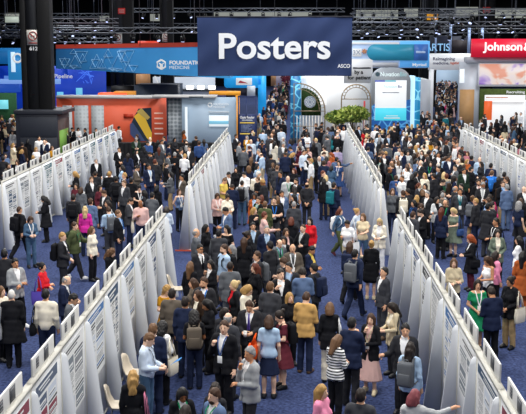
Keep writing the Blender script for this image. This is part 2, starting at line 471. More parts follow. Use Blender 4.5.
def hair_mesh(style):
    if (style,LOD) in HAIRM: return HAIRM[(style,LOD)]
    G=Grid((-.22,-.2,-.36),(.22,.26,.34),.0125*LOD); P=G.pts(); X,Y,Z=P
    cap=d_ell(P,(0,-.008,.145),(.088,.107,.125))
    face=d_ell(P,(0,-.13,.085),(.074,.085,.105))       # face opening
    below=(.105-Z)+np.clip(-(Y+.0),-.1,.1)*.9           # hairline: ears in front, nape behind
    if style=='short':
        d=np.maximum(cap,-face); d=np.maximum(d,(.1-Z-np.where(Y<0,.95*Y,.65*Y))*.75); d=d+.006*np.sin(90*X+30*Y)*np.sin(40*Z)+.004*np.sin(70*X+40*Z)*np.sin(60*Y)
    elif style=='buzz':
        d=np.maximum(d_ell(P,(0,-.012,.14),(.081,.1,.117)),-face); d=np.maximum(d,(.125-Z-Y*.8)*.8)
    elif style=='bald':                                  # fringe round the back and sides
        d=np.maximum(d_ell(P,(0,-.008,.135),(.085,.105,.118)),-d_ell(P,(0,-.07,.2),(.075,.13,.075)))
        d=np.maximum(d,-face); d=np.maximum(d,(.085-Z-Y*.5)*.85); d=np.maximum(d,Z-.185); d=np.maximum(d,-.045-Y+0*Z)
    elif style in('long','bob','wavy'):
        L={'long':-.2,'bob':.0,'wavy':-.16}[style]
        back=sall([d_ell(P,(0,.045,.06),(.095,.07,.15)),d_cone(P,(0,.075,.1),(0,.095,L+.04),.075,.055 if style=='long' else .075)],.03)
        sides=[d_cone(P,(s*.075,.005,.15),(s*.085,-.015,max(L+.05,-.13)),.03,.026) for s in (-1,1)]
        d=sall([cap,back]+sides,.03); d=np.maximum(d,-face); d=np.maximum(d,L-Z)
        am=.005 if style!='wavy' else .011
        d=d+am*np.sin((30 if style=='wavy' else 8)*Z+60*X)*np.sin(50*Y+40*X)
    elif style=='curly':
        d=sall([d_ell(P,(0,.01,.13),(.125,.125,.15)),d_ell(P,(0,.055,.02),(.125,.09,.14))],.03); d=np.maximum(d,-face)
        d=d+.012*np.sin(75*X)*np.sin(70*Y+1)*np.sin(75*Z)
    elif style in('bun','pony'):
        d=np.maximum(cap,-face); d=np.maximum(d,(.06-Z-Y*.6)*.85)
        if style=='bun': d=smin(d,d_ell(P,(0,.11,.2),(.05,.05,.05)),.015)
        else: d=sall([d,d_cone(P,(0,.1,.17),(0,.15,.08),.032,.036),d_cone(P,(0,.15,.08),(0,.13,-.12),.036,.014)],.02)
    V,Q=G.net(d); me=mesh_np('hair_'+style,V,Q,(hairmat('black'),)); HAIRM[(style,LOD)]=me; return me
def beard_mesh():
    if 'beard' in HAIRM: return HAIRM['beard']
    G=Grid((-.1,-.16,-.03),(.1,.05,.14),.0125); P=G.pts()
    d=np.maximum(d_ell(P,(0,-.05,.064),(.058,.07,.06)),P[2]-.068-np.abs(P[0])*.75)
    d=np.maximum(d,-d_ell(P,(0,-.128,.074),(.026,.03,.011)))
    V,Q=G.net(d); HAIRM['beard']=mesh_np('beard',V,Q,(hairmat('black'),)); return HAIRM['beard']
def setmat(o,m,slot=0):
    o.material_slots[slot].link='OBJECT'; o.material_slots[slot].material=m
_LY={}
def lanyard_parts(sex):
    if sex in _LY: return _LY[sex]
    yb=-.165 if sex=='f' else -.158
    mb=MB()
    for s in (-1,1):
        pts=[(s*.062,.05,1.5),(s*.075,-.03,1.49),(s*.066,-.118,1.42),(s*.045,yb,1.3),(s*.004,yb-.012,1.15)]
        for k in range(4):
            a,b=Vector(pts[k]),Vector(pts[k+1]); w=Vector((.013,0,0)) if k>0 else Vector((0,0,.013))
            mb.quad(a-w,a+w,b+w,b-w)
    st=mb.mesh('lanyard',[fabric('bright_blue')])
    b=MB().bbox(-.048,yb-.022,1.02,.048,yb-.014,1.15,.003).mesh('badge',[mat('badge_card','f0f1f0',.4)])
    _LY[sex]=(st,b); return _LY[sex]
_TIE=None
def tie_mesh():
    global _TIE
    if _TIE is None:
        mb=MB(); mb.prism([(-.018,1.47),(.018,1.47),(.014,1.44),(.034,1.16),(0,1.12),(-.034,1.16),(-.014,1.44)],-.002,.002)
        for i,v in enumerate(mb.V):
            z=v[2]; y=-.085-(1.47-z)*.2 if z>1.3 else -.119-(1.3-z)*.13
            mb.V[i]=(v[0],y-.024+v[1],z)
        _TIE=mb.mesh('tie',[fabric('navy')])
    return _TIE
_GL=None
def glasses_mesh():
    global _GL
    if _GL is None:
        mb=MB()
        for s in (-1,1):
            mb.tube([(s*.034+.022*math.cos(a),-.122,.14+.016*math.sin(a)) for a in [2*PI*k/10 for k in range(11)]],.003,0,4)
            mb.tube([(s*.056,-.12,.145),(s*.08,-.06,.145),(s*.08,0,.14)],.003,0,4)
        mb.tube([(-.012,-.122,.143),(.012,-.122,.143)],.003,0,4)
        _GL=mb.mesh('glasses',[mat('glasses_frame','18181a',.3)])
    return _GL
TOPS={'suit':('jacket','inner'),'jacket':('jacket','inner'),'coat':('coat','inner'),'cardigan':('cardigan','inner'),'vest':('vest','shirt'),
      'shirt':('shirt',),'blouse':('blouse',),'tee':('tee',),'tank':('tank',),'hoodie':('hoodie',),'dress':('dress',),'longdress':('longdress',)}
GARMENT={'jacket':'jacket','coat':'coat','cardigan':'cardigan','shirt':'shirt','blouse':'blouse','tee':'short_sleeved_top','tank':'sleeveless_top',
         'hoodie':'sweatshirt','dress':'dress','longdress':'dress','vest':'waistcoat','inner':'shirt'}
def make_person(sp, name='person'):
    """sp: dict(sex,hair,hairc,top,topc,shirtc,tiec,bot,botc,pose,skin,loc,yaw,scale,...)"""
    sex,pose=sp['sex'],sp['pose']
    o=link(bpy.data.objects.new(name,body_mesh(sex,pose)))
    o.location=sp['loc']; o.rotation_euler=(0,0,math.radians(sp['yaw'])); o.scale=(sp['scale']*.96,sp['scale']*.96,sp['scale'])
    setmat(o,skinmat(sp['skin'])); setmat(o,hairmat(sp['hairc'] if sp['hair']!='none' else 'grey'),3)
    def child(n,me,m):
        c=link(bpy.data.objects.new(n,me),o); setmat(c,m); return c
    HM=headM(pose)
    if sp['hair']!='none':
        c=child('hair',hair_mesh(sp['hair']),hairmat(sp['hairc'])); c.matrix_local=HM
    if sp.get('beard'):
        c=child('beard',beard_mesh(),hairmat(sp['hairc'])); c.matrix_local=HM
    if sp.get('glasses'):
        c=link(bpy.data.objects.new('glasses',glasses_mesh()),o); c.matrix_local=HM
    t=TOPS[sp['top']]
    child(GARMENT[t[0]],cloth(t[0],sex,pose),fabric(sp['topc']))
    if len(t)>1: child(GARMENT[t[1]],cloth(t[1],sex,pose),fabric(sp.get('shirtc') or 'white'))
    if sp.get('tiec'): child('tie',tie_mesh(),fabric(sp['tiec']))
    if sp['bot'] and sp['top'] not in('dress','longdress'):
        child({'longskirt':'skirt','jeans':'trousers'}.get(sp['bot'],sp['bot']),cloth(sp['bot'],sex,pose),fabric(sp['botc']))
    for i in (0,1): child('shoe',cloth('shoe%d'%i,sex,pose),leather(sp.get('shoec') or 'black'))
    if sp.get('lan'):
        a,b=lanyard_parts(sex); c=child('lanyard',a,fabric(sp['lan'])); link(bpy.data.objects.new('badge',b),c)
    return o
# ------------------------------------------------------------------ setting
SC.view_settings.view_transform='Standard'; SC.view_settings.look='None'
w=bpy.data.worlds.new('hall_air'); SC.world=w; w.use_nodes=True
w.node_tree.nodes['Background'].inputs[0].default_value=(.80,.88,1,1); w.node_tree.nodes['Background'].inputs[1].default_value=.11
def area(x,y,z,sx,sy,e,col=(1,1,1),rot=(0,0,0)):
    l=bpy.data.lights.new('hall_light','AREA'); l.shape='RECTANGLE'; l.size=sx; l.size_y=sy; l.energy=e; l.color=col
    o=bpy.data.objects.new('hall_light',l); COL.objects.link(o); o.location=(x,y,z); o.rotation_euler=rot; return o
for yy in (16,30,44,58): 
    for xx in (-12,0,12): area(xx,yy,15,4,4,1640,(1,.97,.93))
for yy in (76,96,125,150): 
    for xx in (-20,0,20): area(xx,yy,15,6,6,2200,(.96,.98,1))
area(0,4,13,10,4,800,(1,.97,.94),(math.radians(35),0,0))

def carpet():
    m=bpy.data.materials.new('carpet_navy'); m.use_nodes=True; nt=m.node_tree; b=nt.nodes['Principled BSDF']
    tc=nt.nodes.new('ShaderNodeTexCoord'); n1=nt.nodes.new('ShaderNodeTexNoise'); n2=nt.nodes.new('ShaderNodeTexNoise')
    n1.inputs['Scale'].default_value=14; n1.inputs['Detail'].default_value=6; n2.inputs['Scale'].default_value=.5
    r=nt.nodes.new('ShaderNodeValToRGB'); r.color_ramp.elements[0].position=.32; r.color_ramp.elements[1].position=.7
    r.color_ramp.elements[0].color=lin('222c4c'); r.color_ramp.elements[1].color=lin('4b5986')
    mx=nt.nodes.new('ShaderNodeMix'); mx.data_type='RGBA'; mx.blend_type='MULTIPLY'; mx.inputs[0].default_value=.35
    for n in (n1,n2): nt.links.new(tc.outputs['Object'],n.inputs['Vector'])
    nt.links.new(n1.outputs[0],r.inputs[0]); nt.links.new(r.outputs[0],mx.inputs[6]); nt.links.new(n2.outputs[0],mx.inputs[7])
    nt.links.new(mx.outputs[2],b.inputs['Base Color']); b.inputs['Roughness'].default_value=.95; b.inputs['Specular IOR Level'].default_value=.1
    return m
tag(MB().quad((-105,-6,0),(105,-6,0),(105,176,0),(-105,176,0)).build('floor',carpet()),kind='structure')
bw=MB(); bw.box(-105,175,0,105,176,26,0)
for k in range(-9,10): bw.box(k*11-.35,174.7,0,k*11+.35,175,26,1)
tag(bw.build('wall_back',[paint('0d0f13',.9),paint('08090c',.9)]),kind='structure')
tag(MB().quad((-105,-6,26),(-105,176,26),(105,176,26),(105,-6,26)).build('ceiling',paint('08090b',.95)),kind='structure')
# pale clerestory bays of the far wall
bay=MB()
for (x0,x1,y0,y1) in ((5,19,13,21),(150,163,14,21),(214,272,12,20),(272,312,12,18),(356,398,10,19),(404,418,8,18),(455,478,7,16),(494,526,8,18),(100,112,16,21)):
    a=at(x0,y1,174.6); c=at(x1,y0,174.6); bay.box(a.x,174.4,a.z,c.x,174.69,c.z)
tag(bay.build('window_1',glow('b8bcb4',.55)),kind='structure')
bay=MB()
for (x0,x1,y0,y1) in ((0,22,26,34),(52,120,22,34),(352,440,26,34),(440,526,20,34)):
    a=at(x0,y1,174.6); c=at(x1,y0,174.6); bay.box(a.x,174.4,a.z,c.x,174.69,c.z)
tag(bay.build('trim_1',paint('2a2c31',.8)),kind='structure')

# ------------------------------------------------------------------ poster boards
ROWX={'A':-10.2,'B':-3.72,'C':-3.72,'D':2.82,'E':2.82,'F':9.4}
SIDE={'A':1,'B':1,'C':1,'D':-1,'E':-1,'F':-1}      # the face turned to the camera
PITCHB=1.83; BH=2.42
POSTC=['2c5596','5c6a80','2b2f36','3f74b0','4a4a6c','3d6a76','35506e','8d939b','8e4353','27406b','6a7078','7d8790']
WHITE=mat('board_white','d4d7da',.45,.03,2.); FIN=mat('fin_white','d6dbe1',.4,.02,1.5); RAIL=mat('rail_white','bdbcb4',.4)
PAPER=mat('poster_paper','eceeee',.6); INK=mat('print_grey','8b9096',.7); INKD=mat('print_dark','4a4f57',.7)
def board_panel_mesh():
    m=MB(); m.box(-.02,-PITCHB/2,.06,.02,PITCHB/2,BH-.06,0)
    m.box(-.05,-PITCHB/2,BH-.05,.05,PITCHB/2,BH,1); m.box(-.035,-PITCHB/2,.02,.035,PITCHB/2,.07,1)
    for s in (-1,1): m.box(-.03,s*(PITCHB/2-.02)-.02,.0,.03,s*(PITCHB/2-.02)+.02,BH,1)
    return m.mesh('board_panel',[WHITE,RAIL])
def fin_mesh():
    bm=bmesh.new()
    prof=[(.04,.0),(.365,.0),(.37,.05),(.125,BH-.24),(.11,BH-.17),(.07,BH-.12),(-.07,BH-.12),(-.11,BH-.17),(-.125,BH-.24),(-.37,.05),(-.365,0),(-.04,0)]
    m=MB(); n=len(prof)
    V=[(p[0],-.022,p[1]) for p in prof]+[(p[0],.022,p[1]) for p in prof]
    m.add(V,[tuple(range(n)),tuple(range(2*n-1,n-1,-1))]+[(k,k+n,(k+1)%n+n,(k+1)%n) for k in range(n)])
    bm.free(); return m.mesh('side_fin',[FIN])
def sign_mesh():
    m=MB(); m.bbox(-.014,-.64,0,.014,.64,.27,.006); return m.mesh('header_sign',[mat('sign_white','dadbd9',.4)])
def mark_mesh(part):
    m=MB()
    for s in (1,):
        x=.0155
        m.box(min(x,x*1.1),-.46,.07,max(x,x*1.1),-.30,.22,0)
        for q in range(3): m.box(min(x,x*1.2),-.445,.09+q*.045,max(x,x*1.2),-.315,.103+q*.045,1)
        if part==0: continue
        m=MB(); m.box(min(x,x*1.1),.0,.03,max(x,x*1.1),.27,.235,0)
        m.box(min(x,x*1.2),.05,.19,max(x,x*1.2),.22,.21,1)
    return m.mesh('sign_print',[mat('sign_ink','4b4e54',.6),mat('sign_ink_pale','8e9196',.6)])
def poster_mesh(seed,s):
    r=random.Random(seed); m=MB()
    Wd=r.choice([1.5,1.62,1.3,1.15]); y0,y1=-Wd/2,Wd/2; z1=2.26; z0=z1-r.choice([1.0,1.1,1.25,1.5])
    xs=s*.0225
    def q(a,b,c,d,i,l): # rectangle a..b (along row) c..d (height)
        x=xs+s*.0022*l
        V=[(x,a,c),(x,b,c),(x,b,d),(x,a,d)]
        m.add(V,[(0,1,2,3) if s>0 else (3,2,1,0)],i)
    q(y0,y1,z0,z1,0,0)
    style=r.randrange(4); hh=r.choice([.14,.18,.24])
    q(y0,y1,z1-hh,z1,3 if style else 0,1)
    q(y0+.15,y1-.3,z1-hh*.45,z1-hh*.28,2 if not style else 0,2); q(y0+.25,y1-.5,z1-hh*.72,z1-hh*.6,2 if not style else 0,2)
    nc=r.choice([2,3,3]); cw=(Wd-.08)/nc
    for c in range(nc):
        ya=y0+.04+c*cw+.03; yb=ya+cw-.06; z=z1-hh-.05
        while z>z0+.1:
            k=r.random()
            if k<.25:
                q(ya,yb,z-.035,z,3 if r.random()<.7 else 2,1); z-=.06
            elif k<.72:
                n=r.randint(2,6)
                for _ in range(n):
                    if z<z0+.05: break
                    q(ya,yb-r.random()*.15,z-.012,z,1,1); z-=.028
                z-=.02
            else:
                h=min(r.uniform(.12,.26),z-z0-.04)
                if h<.06: break
                q(ya+.02,yb-.02,z-h,z,r.choice([4,5,3,1]),1); q(ya+.04,yb-.08,z-h*.8,z-h*.45,0,2); q(ya+.06,yb-.12,z-h*.7,z-h*.6,r.choice([3,5,2]),3); z-=h+.03
    if style==2: q(y0,y0+.2,z0,z1-hh,3,1)
    col=r.choice(POSTC); c2=r.choice(POSTC)
    return m.mesh('poster',[PAPER,INK,INKD,mat('poster_'+col,col,.6),mat('poster_tint','cfd8e4',.6),mat('poster_'+c2,c2,.6)])
PM_,FM_,SM_,KM_=board_panel_mesh(),fin_mesh(),sign_mesh(),(mark_mesh(0),mark_mesh(1))
POST={s:[poster_mesh(k*7+3+s,s) for k in range(14)] for s in (-1,1)}
ORD=['first','second','third','fourth','fifth','sixth','seventh','eighth','ninth','tenth','eleventh','twelfth','thirteenth']
ROWN={'A':'far left row','B':'near left row','C':'middle left row','D':'middle right row','E':'near right row','F':'far right row'}
def poster_row(key,ystart,n):
    x=ROWX[key]; s=SIDE[key]
    for k in range(n):
        y=ystart+PITCHB*(k+.5)
        rk=k
        near = key in 'BE'
        # seen from the camera side; counted from the end nearest the gap for the near rows
        idx=(n-1-k) if near else k
        lab='white poster board in the %s, %s from its %s end'%(ROWN[key],ORD[idx],'far' if near else 'near')
        if idx==0: lab='white poster board at the %s end of the %s'%('far' if near else 'near',ROWN[key])
        t=thing('poster_board',lab,'poster board',(x,y,0),0,'poster boards of the '+ROWN[key])
        link(bpy.data.objects.new('board_panel',PM_),t)
        f=link(bpy.data.objects.new('side_fin',FM_),t); f.location=(0,-PITCHB/2+.024,0)
        if k==n-1: f=link(bpy.data.objects.new('side_fin',FM_),t); f.location=(0,PITCHB/2-.024,0)
        rr=random.Random(hash((ord(key),k)))
        for sd in (-1,1): link(bpy.data.objects.new('poster',POST[sd][rr.randrange(14)]),t)
        if key=='C' and k==0: MB().bbox(-.5,-PITCHB/2-.02,0,.5,-PITCHB/2-.005,.05,.004).build('foot_strip',mat('strip_red_orange','c8553f',.6),t)
        h=link(bpy.data.objects.new('header_sign',SM_),t); h.location=(-s*.03,.02,BH)
        
        for q in (0,1):
            k_=link(bpy.data.objects.new('sign_print',KM_[q]),h)
            if s<0: k_.rotation_euler=(0,0,PI)
poster_row('A',34.7,12); poster_row('C',34.7,11); poster_row('D',34.2,13); poster_row('F',34.7,13)
poster_row('B',28.2-PITCHB*9,9); poster_row('E',28.2-PITCHB*9,9)

# beige shell chairs and a blue-draped table standing by the boards
def chair(loc,rz,lab):
    t=thing('shell_chair',lab,'chair',loc,rz,'beige chairs beside the near left row')
    bm=MB(); n=9; V=[];F=[]
    prof=[(-.2,.45),(-.05,.43),(.12,.44),(.2,.5),(.235,.62),(.26,.76),(.275,.86)]
    for i,(y,z) in enumerate(prof):
        for q in range(n):
            u=(q/(n-1)-.5)*2; wd=.22 if i<4 else .22-.02*(i-3)**1.3
            cz=z+abs(u)**3*(.05 if i<4 else -.06*(i>5)); cy=y-(abs(u)**2)*.05*(i>2)
            V.append((u*wd,cy,cz))
    for i in range(len(prof)-1):
        for q in range(n-1): F.append((i*n+q,i*n+q+1,(i+1)*n+q+1,(i+1)*n+q))
    bm.add(V,F); o=bm.build('shell_seat',mat('beige_plastic','c9bfae',.5),t,True)
    md=o.modifiers.new('t','SOLIDIFY'); md.thickness=.018
    for sx in (-1,1):
        for sy in (-1,1): MB().tube([(sx*.17,sy*.13,.44),(sx*.2,sy*.19+.0,0)],.011).build('leg',mat('chrome','9a9da0',.25,metal=.9),t)
chair((-3.28,18.12,0),math.radians(95),'beige shell chair nearest the camera, between fins of the near left row')
chair((-3.28,20.0,0),math.radians(80),'beige shell chair further along the near left row, before the man in light blue')
chair((-3.28,27.3,0),math.radians(90),'beige shell chair at the far end of the near left row')
def table(x,y,rz,lab,cloth,lx=1.2,ly=.6,cat='table',name='draped_table'):
    t=thing(name,lab,cat,(x,y,0),rz)
    MB().bbox(-lx/2,-ly/2,.72,lx/2,ly/2,.75,.008).build('tabletop',mat('table_white','e8e9ea',.4),t)
    m=MB(); n=48; V=[]; 
    per=[]
    for k in range(n):
        a=k/n*2*(lx+ly); 
        if a<lx: p=(-lx/2+a,-ly/2)
        elif a<lx+ly: p=(lx/2,-ly/2+a-lx)
        elif a<2*lx+ly: p=(lx/2-(a-lx-ly),ly/2)
        else: p=(-lx/2,ly/2-(a-2*lx-ly))
        per.append(p)
    for z,f in ((.725,1.0),(.4,1.0),(.03,1.0)):
        for k,p in enumerate(per):
            g=1+(.03*(k%2) if z<.7 else 0); V.append((p[0]*g,p[1]*g,z))
    m.add(V,[(i*n+k,i*n+(k+1)%n,(i+1)*n+(k+1)%n,(i+1)*n+k) for i in range(2) for k in range(n)])
    m.build('table_skirt',cloth,t,True); return t
table(-8.9,43.6,0,'small blue-draped table with a white top beside the far left row',fabric('slate_blue'))
# ------------------------------------------------------------------ the exhibition beyond the boards
def rect(x0,y0,x1,y1,Y):
    a=at(x0,y1,Y); c=at(x1,y0,Y); xm=at((x0+x1)/2,(y0+y1)/2,Y)
    return (at(x0,(y0+y1)/2,Y).x, at((x0+x1)/2,y1,Y).z, at(x1,(y0+y1)/2,Y).x, at((x0+x1)/2,y0,Y).z)
def slab(name,x0,y0,x1,y1,Y,d,m,parent=None,base=False,r=0):
    X0,Z0,X1,Z1=rect(x0,y0,x1,y1,Y)
    if base: Z0=0
    mb=MB()
    if r: mb.bbox(X0,Y,Z0,X1,Y+d,Z1,r,0,3)
    else: mb.box(X0,Y,Z0,X1,Y+d,Z1)
    return mb.build(name,m,parent)
def words(txt,x0,y0,x1,y1,Y,m,parent,bold=0.0,name='lettering'):
    X0,Z0,X1,Z1=rect(x0,y0,x1,y1,Y); return lettering(txt,X0,Z0,X1,Z1,Y,m,parent,bold,name)
WL=glow('f4f6f8',.55)
def bars(n,x0,y0,x1,y1,Y,m,parent):
    a=rect(x0,y0,x1,y1,Y); mb=MB(); L=(a[2]-a[0])/n
    zc=(a[1]+a[3])/2; h=(a[3]-a[1])*.28
    mb.prism([(a[0],zc-h),(a[2],zc-h),(a[2],zc+h*.5),(a[2]-L*.3,zc+h),(a[0]+L*.6,zc+h*.6),(a[0]+L*.2,zc+h),(a[0],zc+h)],Y-.01,Y+.01)
    return mb.build('print_line',m,parent)

# Posters banner
def banner():
    Y=46.0
    X0,Z0,X1,Z1=rect(197.5,17.5,352,75.5,Y)
    t=thing('hanging_banner','large navy fabric banner reading Posters hung over the aisles','banner',((X0+X1)/2,Y,Z0))
    hw=(X1-X0)/2; hz=Z1-Z0
    m=MB(); nx,nz=72,28; V=[]
    for j in range(nz+1):
        for i in range(nx+1):
            u,v=i/nx,j/nz
            fold=.012*math.sin(38*u-9*v)+.02*math.sin(17*u-11*v+1)*(1-v*.5)+.016*math.sin(9*u+5*v)
            V.append(((u-.5)*2*hw, fold-.02, v*hz))
    F=[(j*(nx+1)+i,j*(nx+1)+i+1,(j+1)*(nx+1)+i+1,(j+1)*(nx+1)+i) for j in range(nz) for i in range(nx)]
    m.add(V,F); m.build('banner_cloth',mat('banner_navy','25365f',.8,.06,1.5),t,True)
    mb=MB(); mb.tube([(-hw-.05,0,hz+.03),(hw+.05,0,hz+.03)],.04); mb.build('top_bar',paint('1b1e28'),t)
    mb=MB(); mb.tube([(-hw,0,0.0),(hw,0,0.0)],.025); mb.build('bottom_bar',paint('223055'),t)
    for s in (-.8,0,.8): MB().tube([(s*hw,0,hz),(s*hw,0,hz+6)],.012,0,5).build('hanging_cable',paint('3a3d42'),t)
    def tx(txt,x0,y0,x1,y1,b):
        a=rect(x0,y0,x1,y1,Y); cx=(X0+X1)/2
        lettering(txt,a[0]-cx,a[1]-Z0,a[2]-cx,a[3]-Z0,-.065,mat('banner_print','dfe4ea',.7,0,1),t,b)
    tx('Posters',219,33.2,330.5,59.2,.022); tx('ASCO',337.5,64,350,67.8,.02)
banner()

# black concrete column with no-smoking sign and base cabinet
def nosmoke(parent,cx,cz,w,h,y):
    MB().box(cx-w/2,y-.015,cz-h/2,cx+w/2,y,cz+h/2).build('sign_plate',mat('plate_white','c9c7c2',.5),parent)
    m=MB(); R=w*.34; zc=cz+h*.1
    m.tube([(cx+R*math.cos(2*PI*k/20),y-.025,zc+R*math.sin(2*PI*k/20)) for k in range(21)],w*.04,0,5)
    m.tube([(cx-R*.7,y-.025,zc+R*.7),(cx+R*.7,y-.025,zc-R*.7)],w*.04,0,5)
    m.box(cx-w*.36,y-.022,cz-h*.4,cx+w*.36,y-.016,cz-h*.33)
    m.build('ban_symbol',mat('ban_red','8f3a38',.6),parent)
    m=MB(); m.box(cx-R*.55,y-.02,zc-R*.1,cx+R*.5,y-.017,zc+R*.1); m.build('cigarette',paint('3b3b3d'),parent)
def column(x0,x1,Y,lab,num,sx,sy,sw=.9,top=26):
    X0,_,X1,_=rect(x0,40,x1,60,Y); c=(X0+X1)/2; hw=(X1-X0)/2
    t=thing('hall_column',lab,'column',(c,Y,0))
    m=MB(); m.bbox(-hw,0,0,-hw*.64,.9,top,.03); m.bbox(hw*.14,0,0,hw,.9,top,.03); m.build('flange',mat('column_black','0b0c0e',.6),t)
    m=MB(); m.box(-hw*.66,.1,0,hw*.16,.8,top); m.build('web',mat('column_grey','25272b',.6),t)
    p=at(sx,sy,Y); nosmoke(t,p.x-c,p.z,sw*.82,sw,.08)
    if num:
        lettering(num,p.x-c-sw*.26,p.z-sw*.86,p.x-c+sw*.3,p.z-sw*.6,.08,mat('number_white','c9ccd0',.6),t,.03)
    return t,c,hw
t,c,hw=column(20.5,50.5,62,'black hall column numbered 612 rising from the dark cabinet','612',32.5,37.5)
MB().bbox(-.32,.1,4.0,-.2,.18,4.12,.02).build('strobe_lamp',mat('strobe_orange','a3482c',.4),t)
X0,Z0,X1,Z1=rect(16,112,58,160,61.2)
t=thing('column_cabinet','dark grey cabinet wrapped round the foot of the 612 column','cabinet',((X0+X1)/2,61.2,0))
hwc=(X1-X0)/2
m=MB(); m.bbox(-hwc,0,.12,hwc,3.2,Z1-.14,.02); m.build('carcass',mat('cabinet_grey','2b2e38',.55),t)
MB().bbox(-hwc-.08,-.08,Z1-.14,hwc+.35,3.3,Z1+.1,.03).build('top_slab',mat('cabinet_top','30333b',.5),t)
MB().box(-hwc,.05,0,hwc,3.1,.12).build('plinth',paint('17181c'),t)
m=MB(); 
for k in range(2): m.bbox(-hwc+.25,-.03,.25+k*1.35,hwc-.05,0.01,1.5+k*1.25,.01)
m.build('door',mat('cabinet_panel','32363f',.5),t)
MB().box(hwc,.1,.2,hwc+.02,3.0,Z1-.5).build('side_panel',mat('side_brown','4b3a38',.6),t)
s_=MB(); s_.box(hwc+.02,.3,.5,hwc+.05,2.6,1.9); s_.build('green_poster',mat('poster_green','79a84a',.6),t)
column(110,133,93,'black hall column standing behind the blue hanging ring','614',117.5,38.5,1.0)
column(420,437,118,'black hall column at the back, above the spotlights','',428,14,.01)
t,c,hw=column(160,173,96,'narrow black hall column with a white notice behind the blue ring','',166,37,.9)
column(479,494,118,'black hall column at the back, behind the red lettered header','',486,14,.01)
for (x,y,Y,nm) in ((121.5,11,93,'hall_column.001'),(486.8,10,118,'hall_column.004')):
    a=rect(x-3.5,y-3,x+3.5,y+3,Y-.1); col=[o for o in COL.objects if o.name==nm][0]; cx,cy=col.location.x,col.location.y
    MB().box(a[0]-cx,Y-.1-cy,a[1],a[2]-cx,Y+.3-cy,a[3]).build('notice_plate',mat('notice_red','b0322f',.5,emit=.25),col)['label']='small red notice plate'
    m=MB()
    for q in range(3): m.box(a[0]+.08-cx,Y-.12-cy,a[1]+(a[3]-a[1])*(.2+.22*q),a[2]-.08-cx,Y-.1-cy,a[1]+(a[3]-a[1])*(.3+.22*q))
    m.build('notice_lines',paint('d9b3ae'),col)

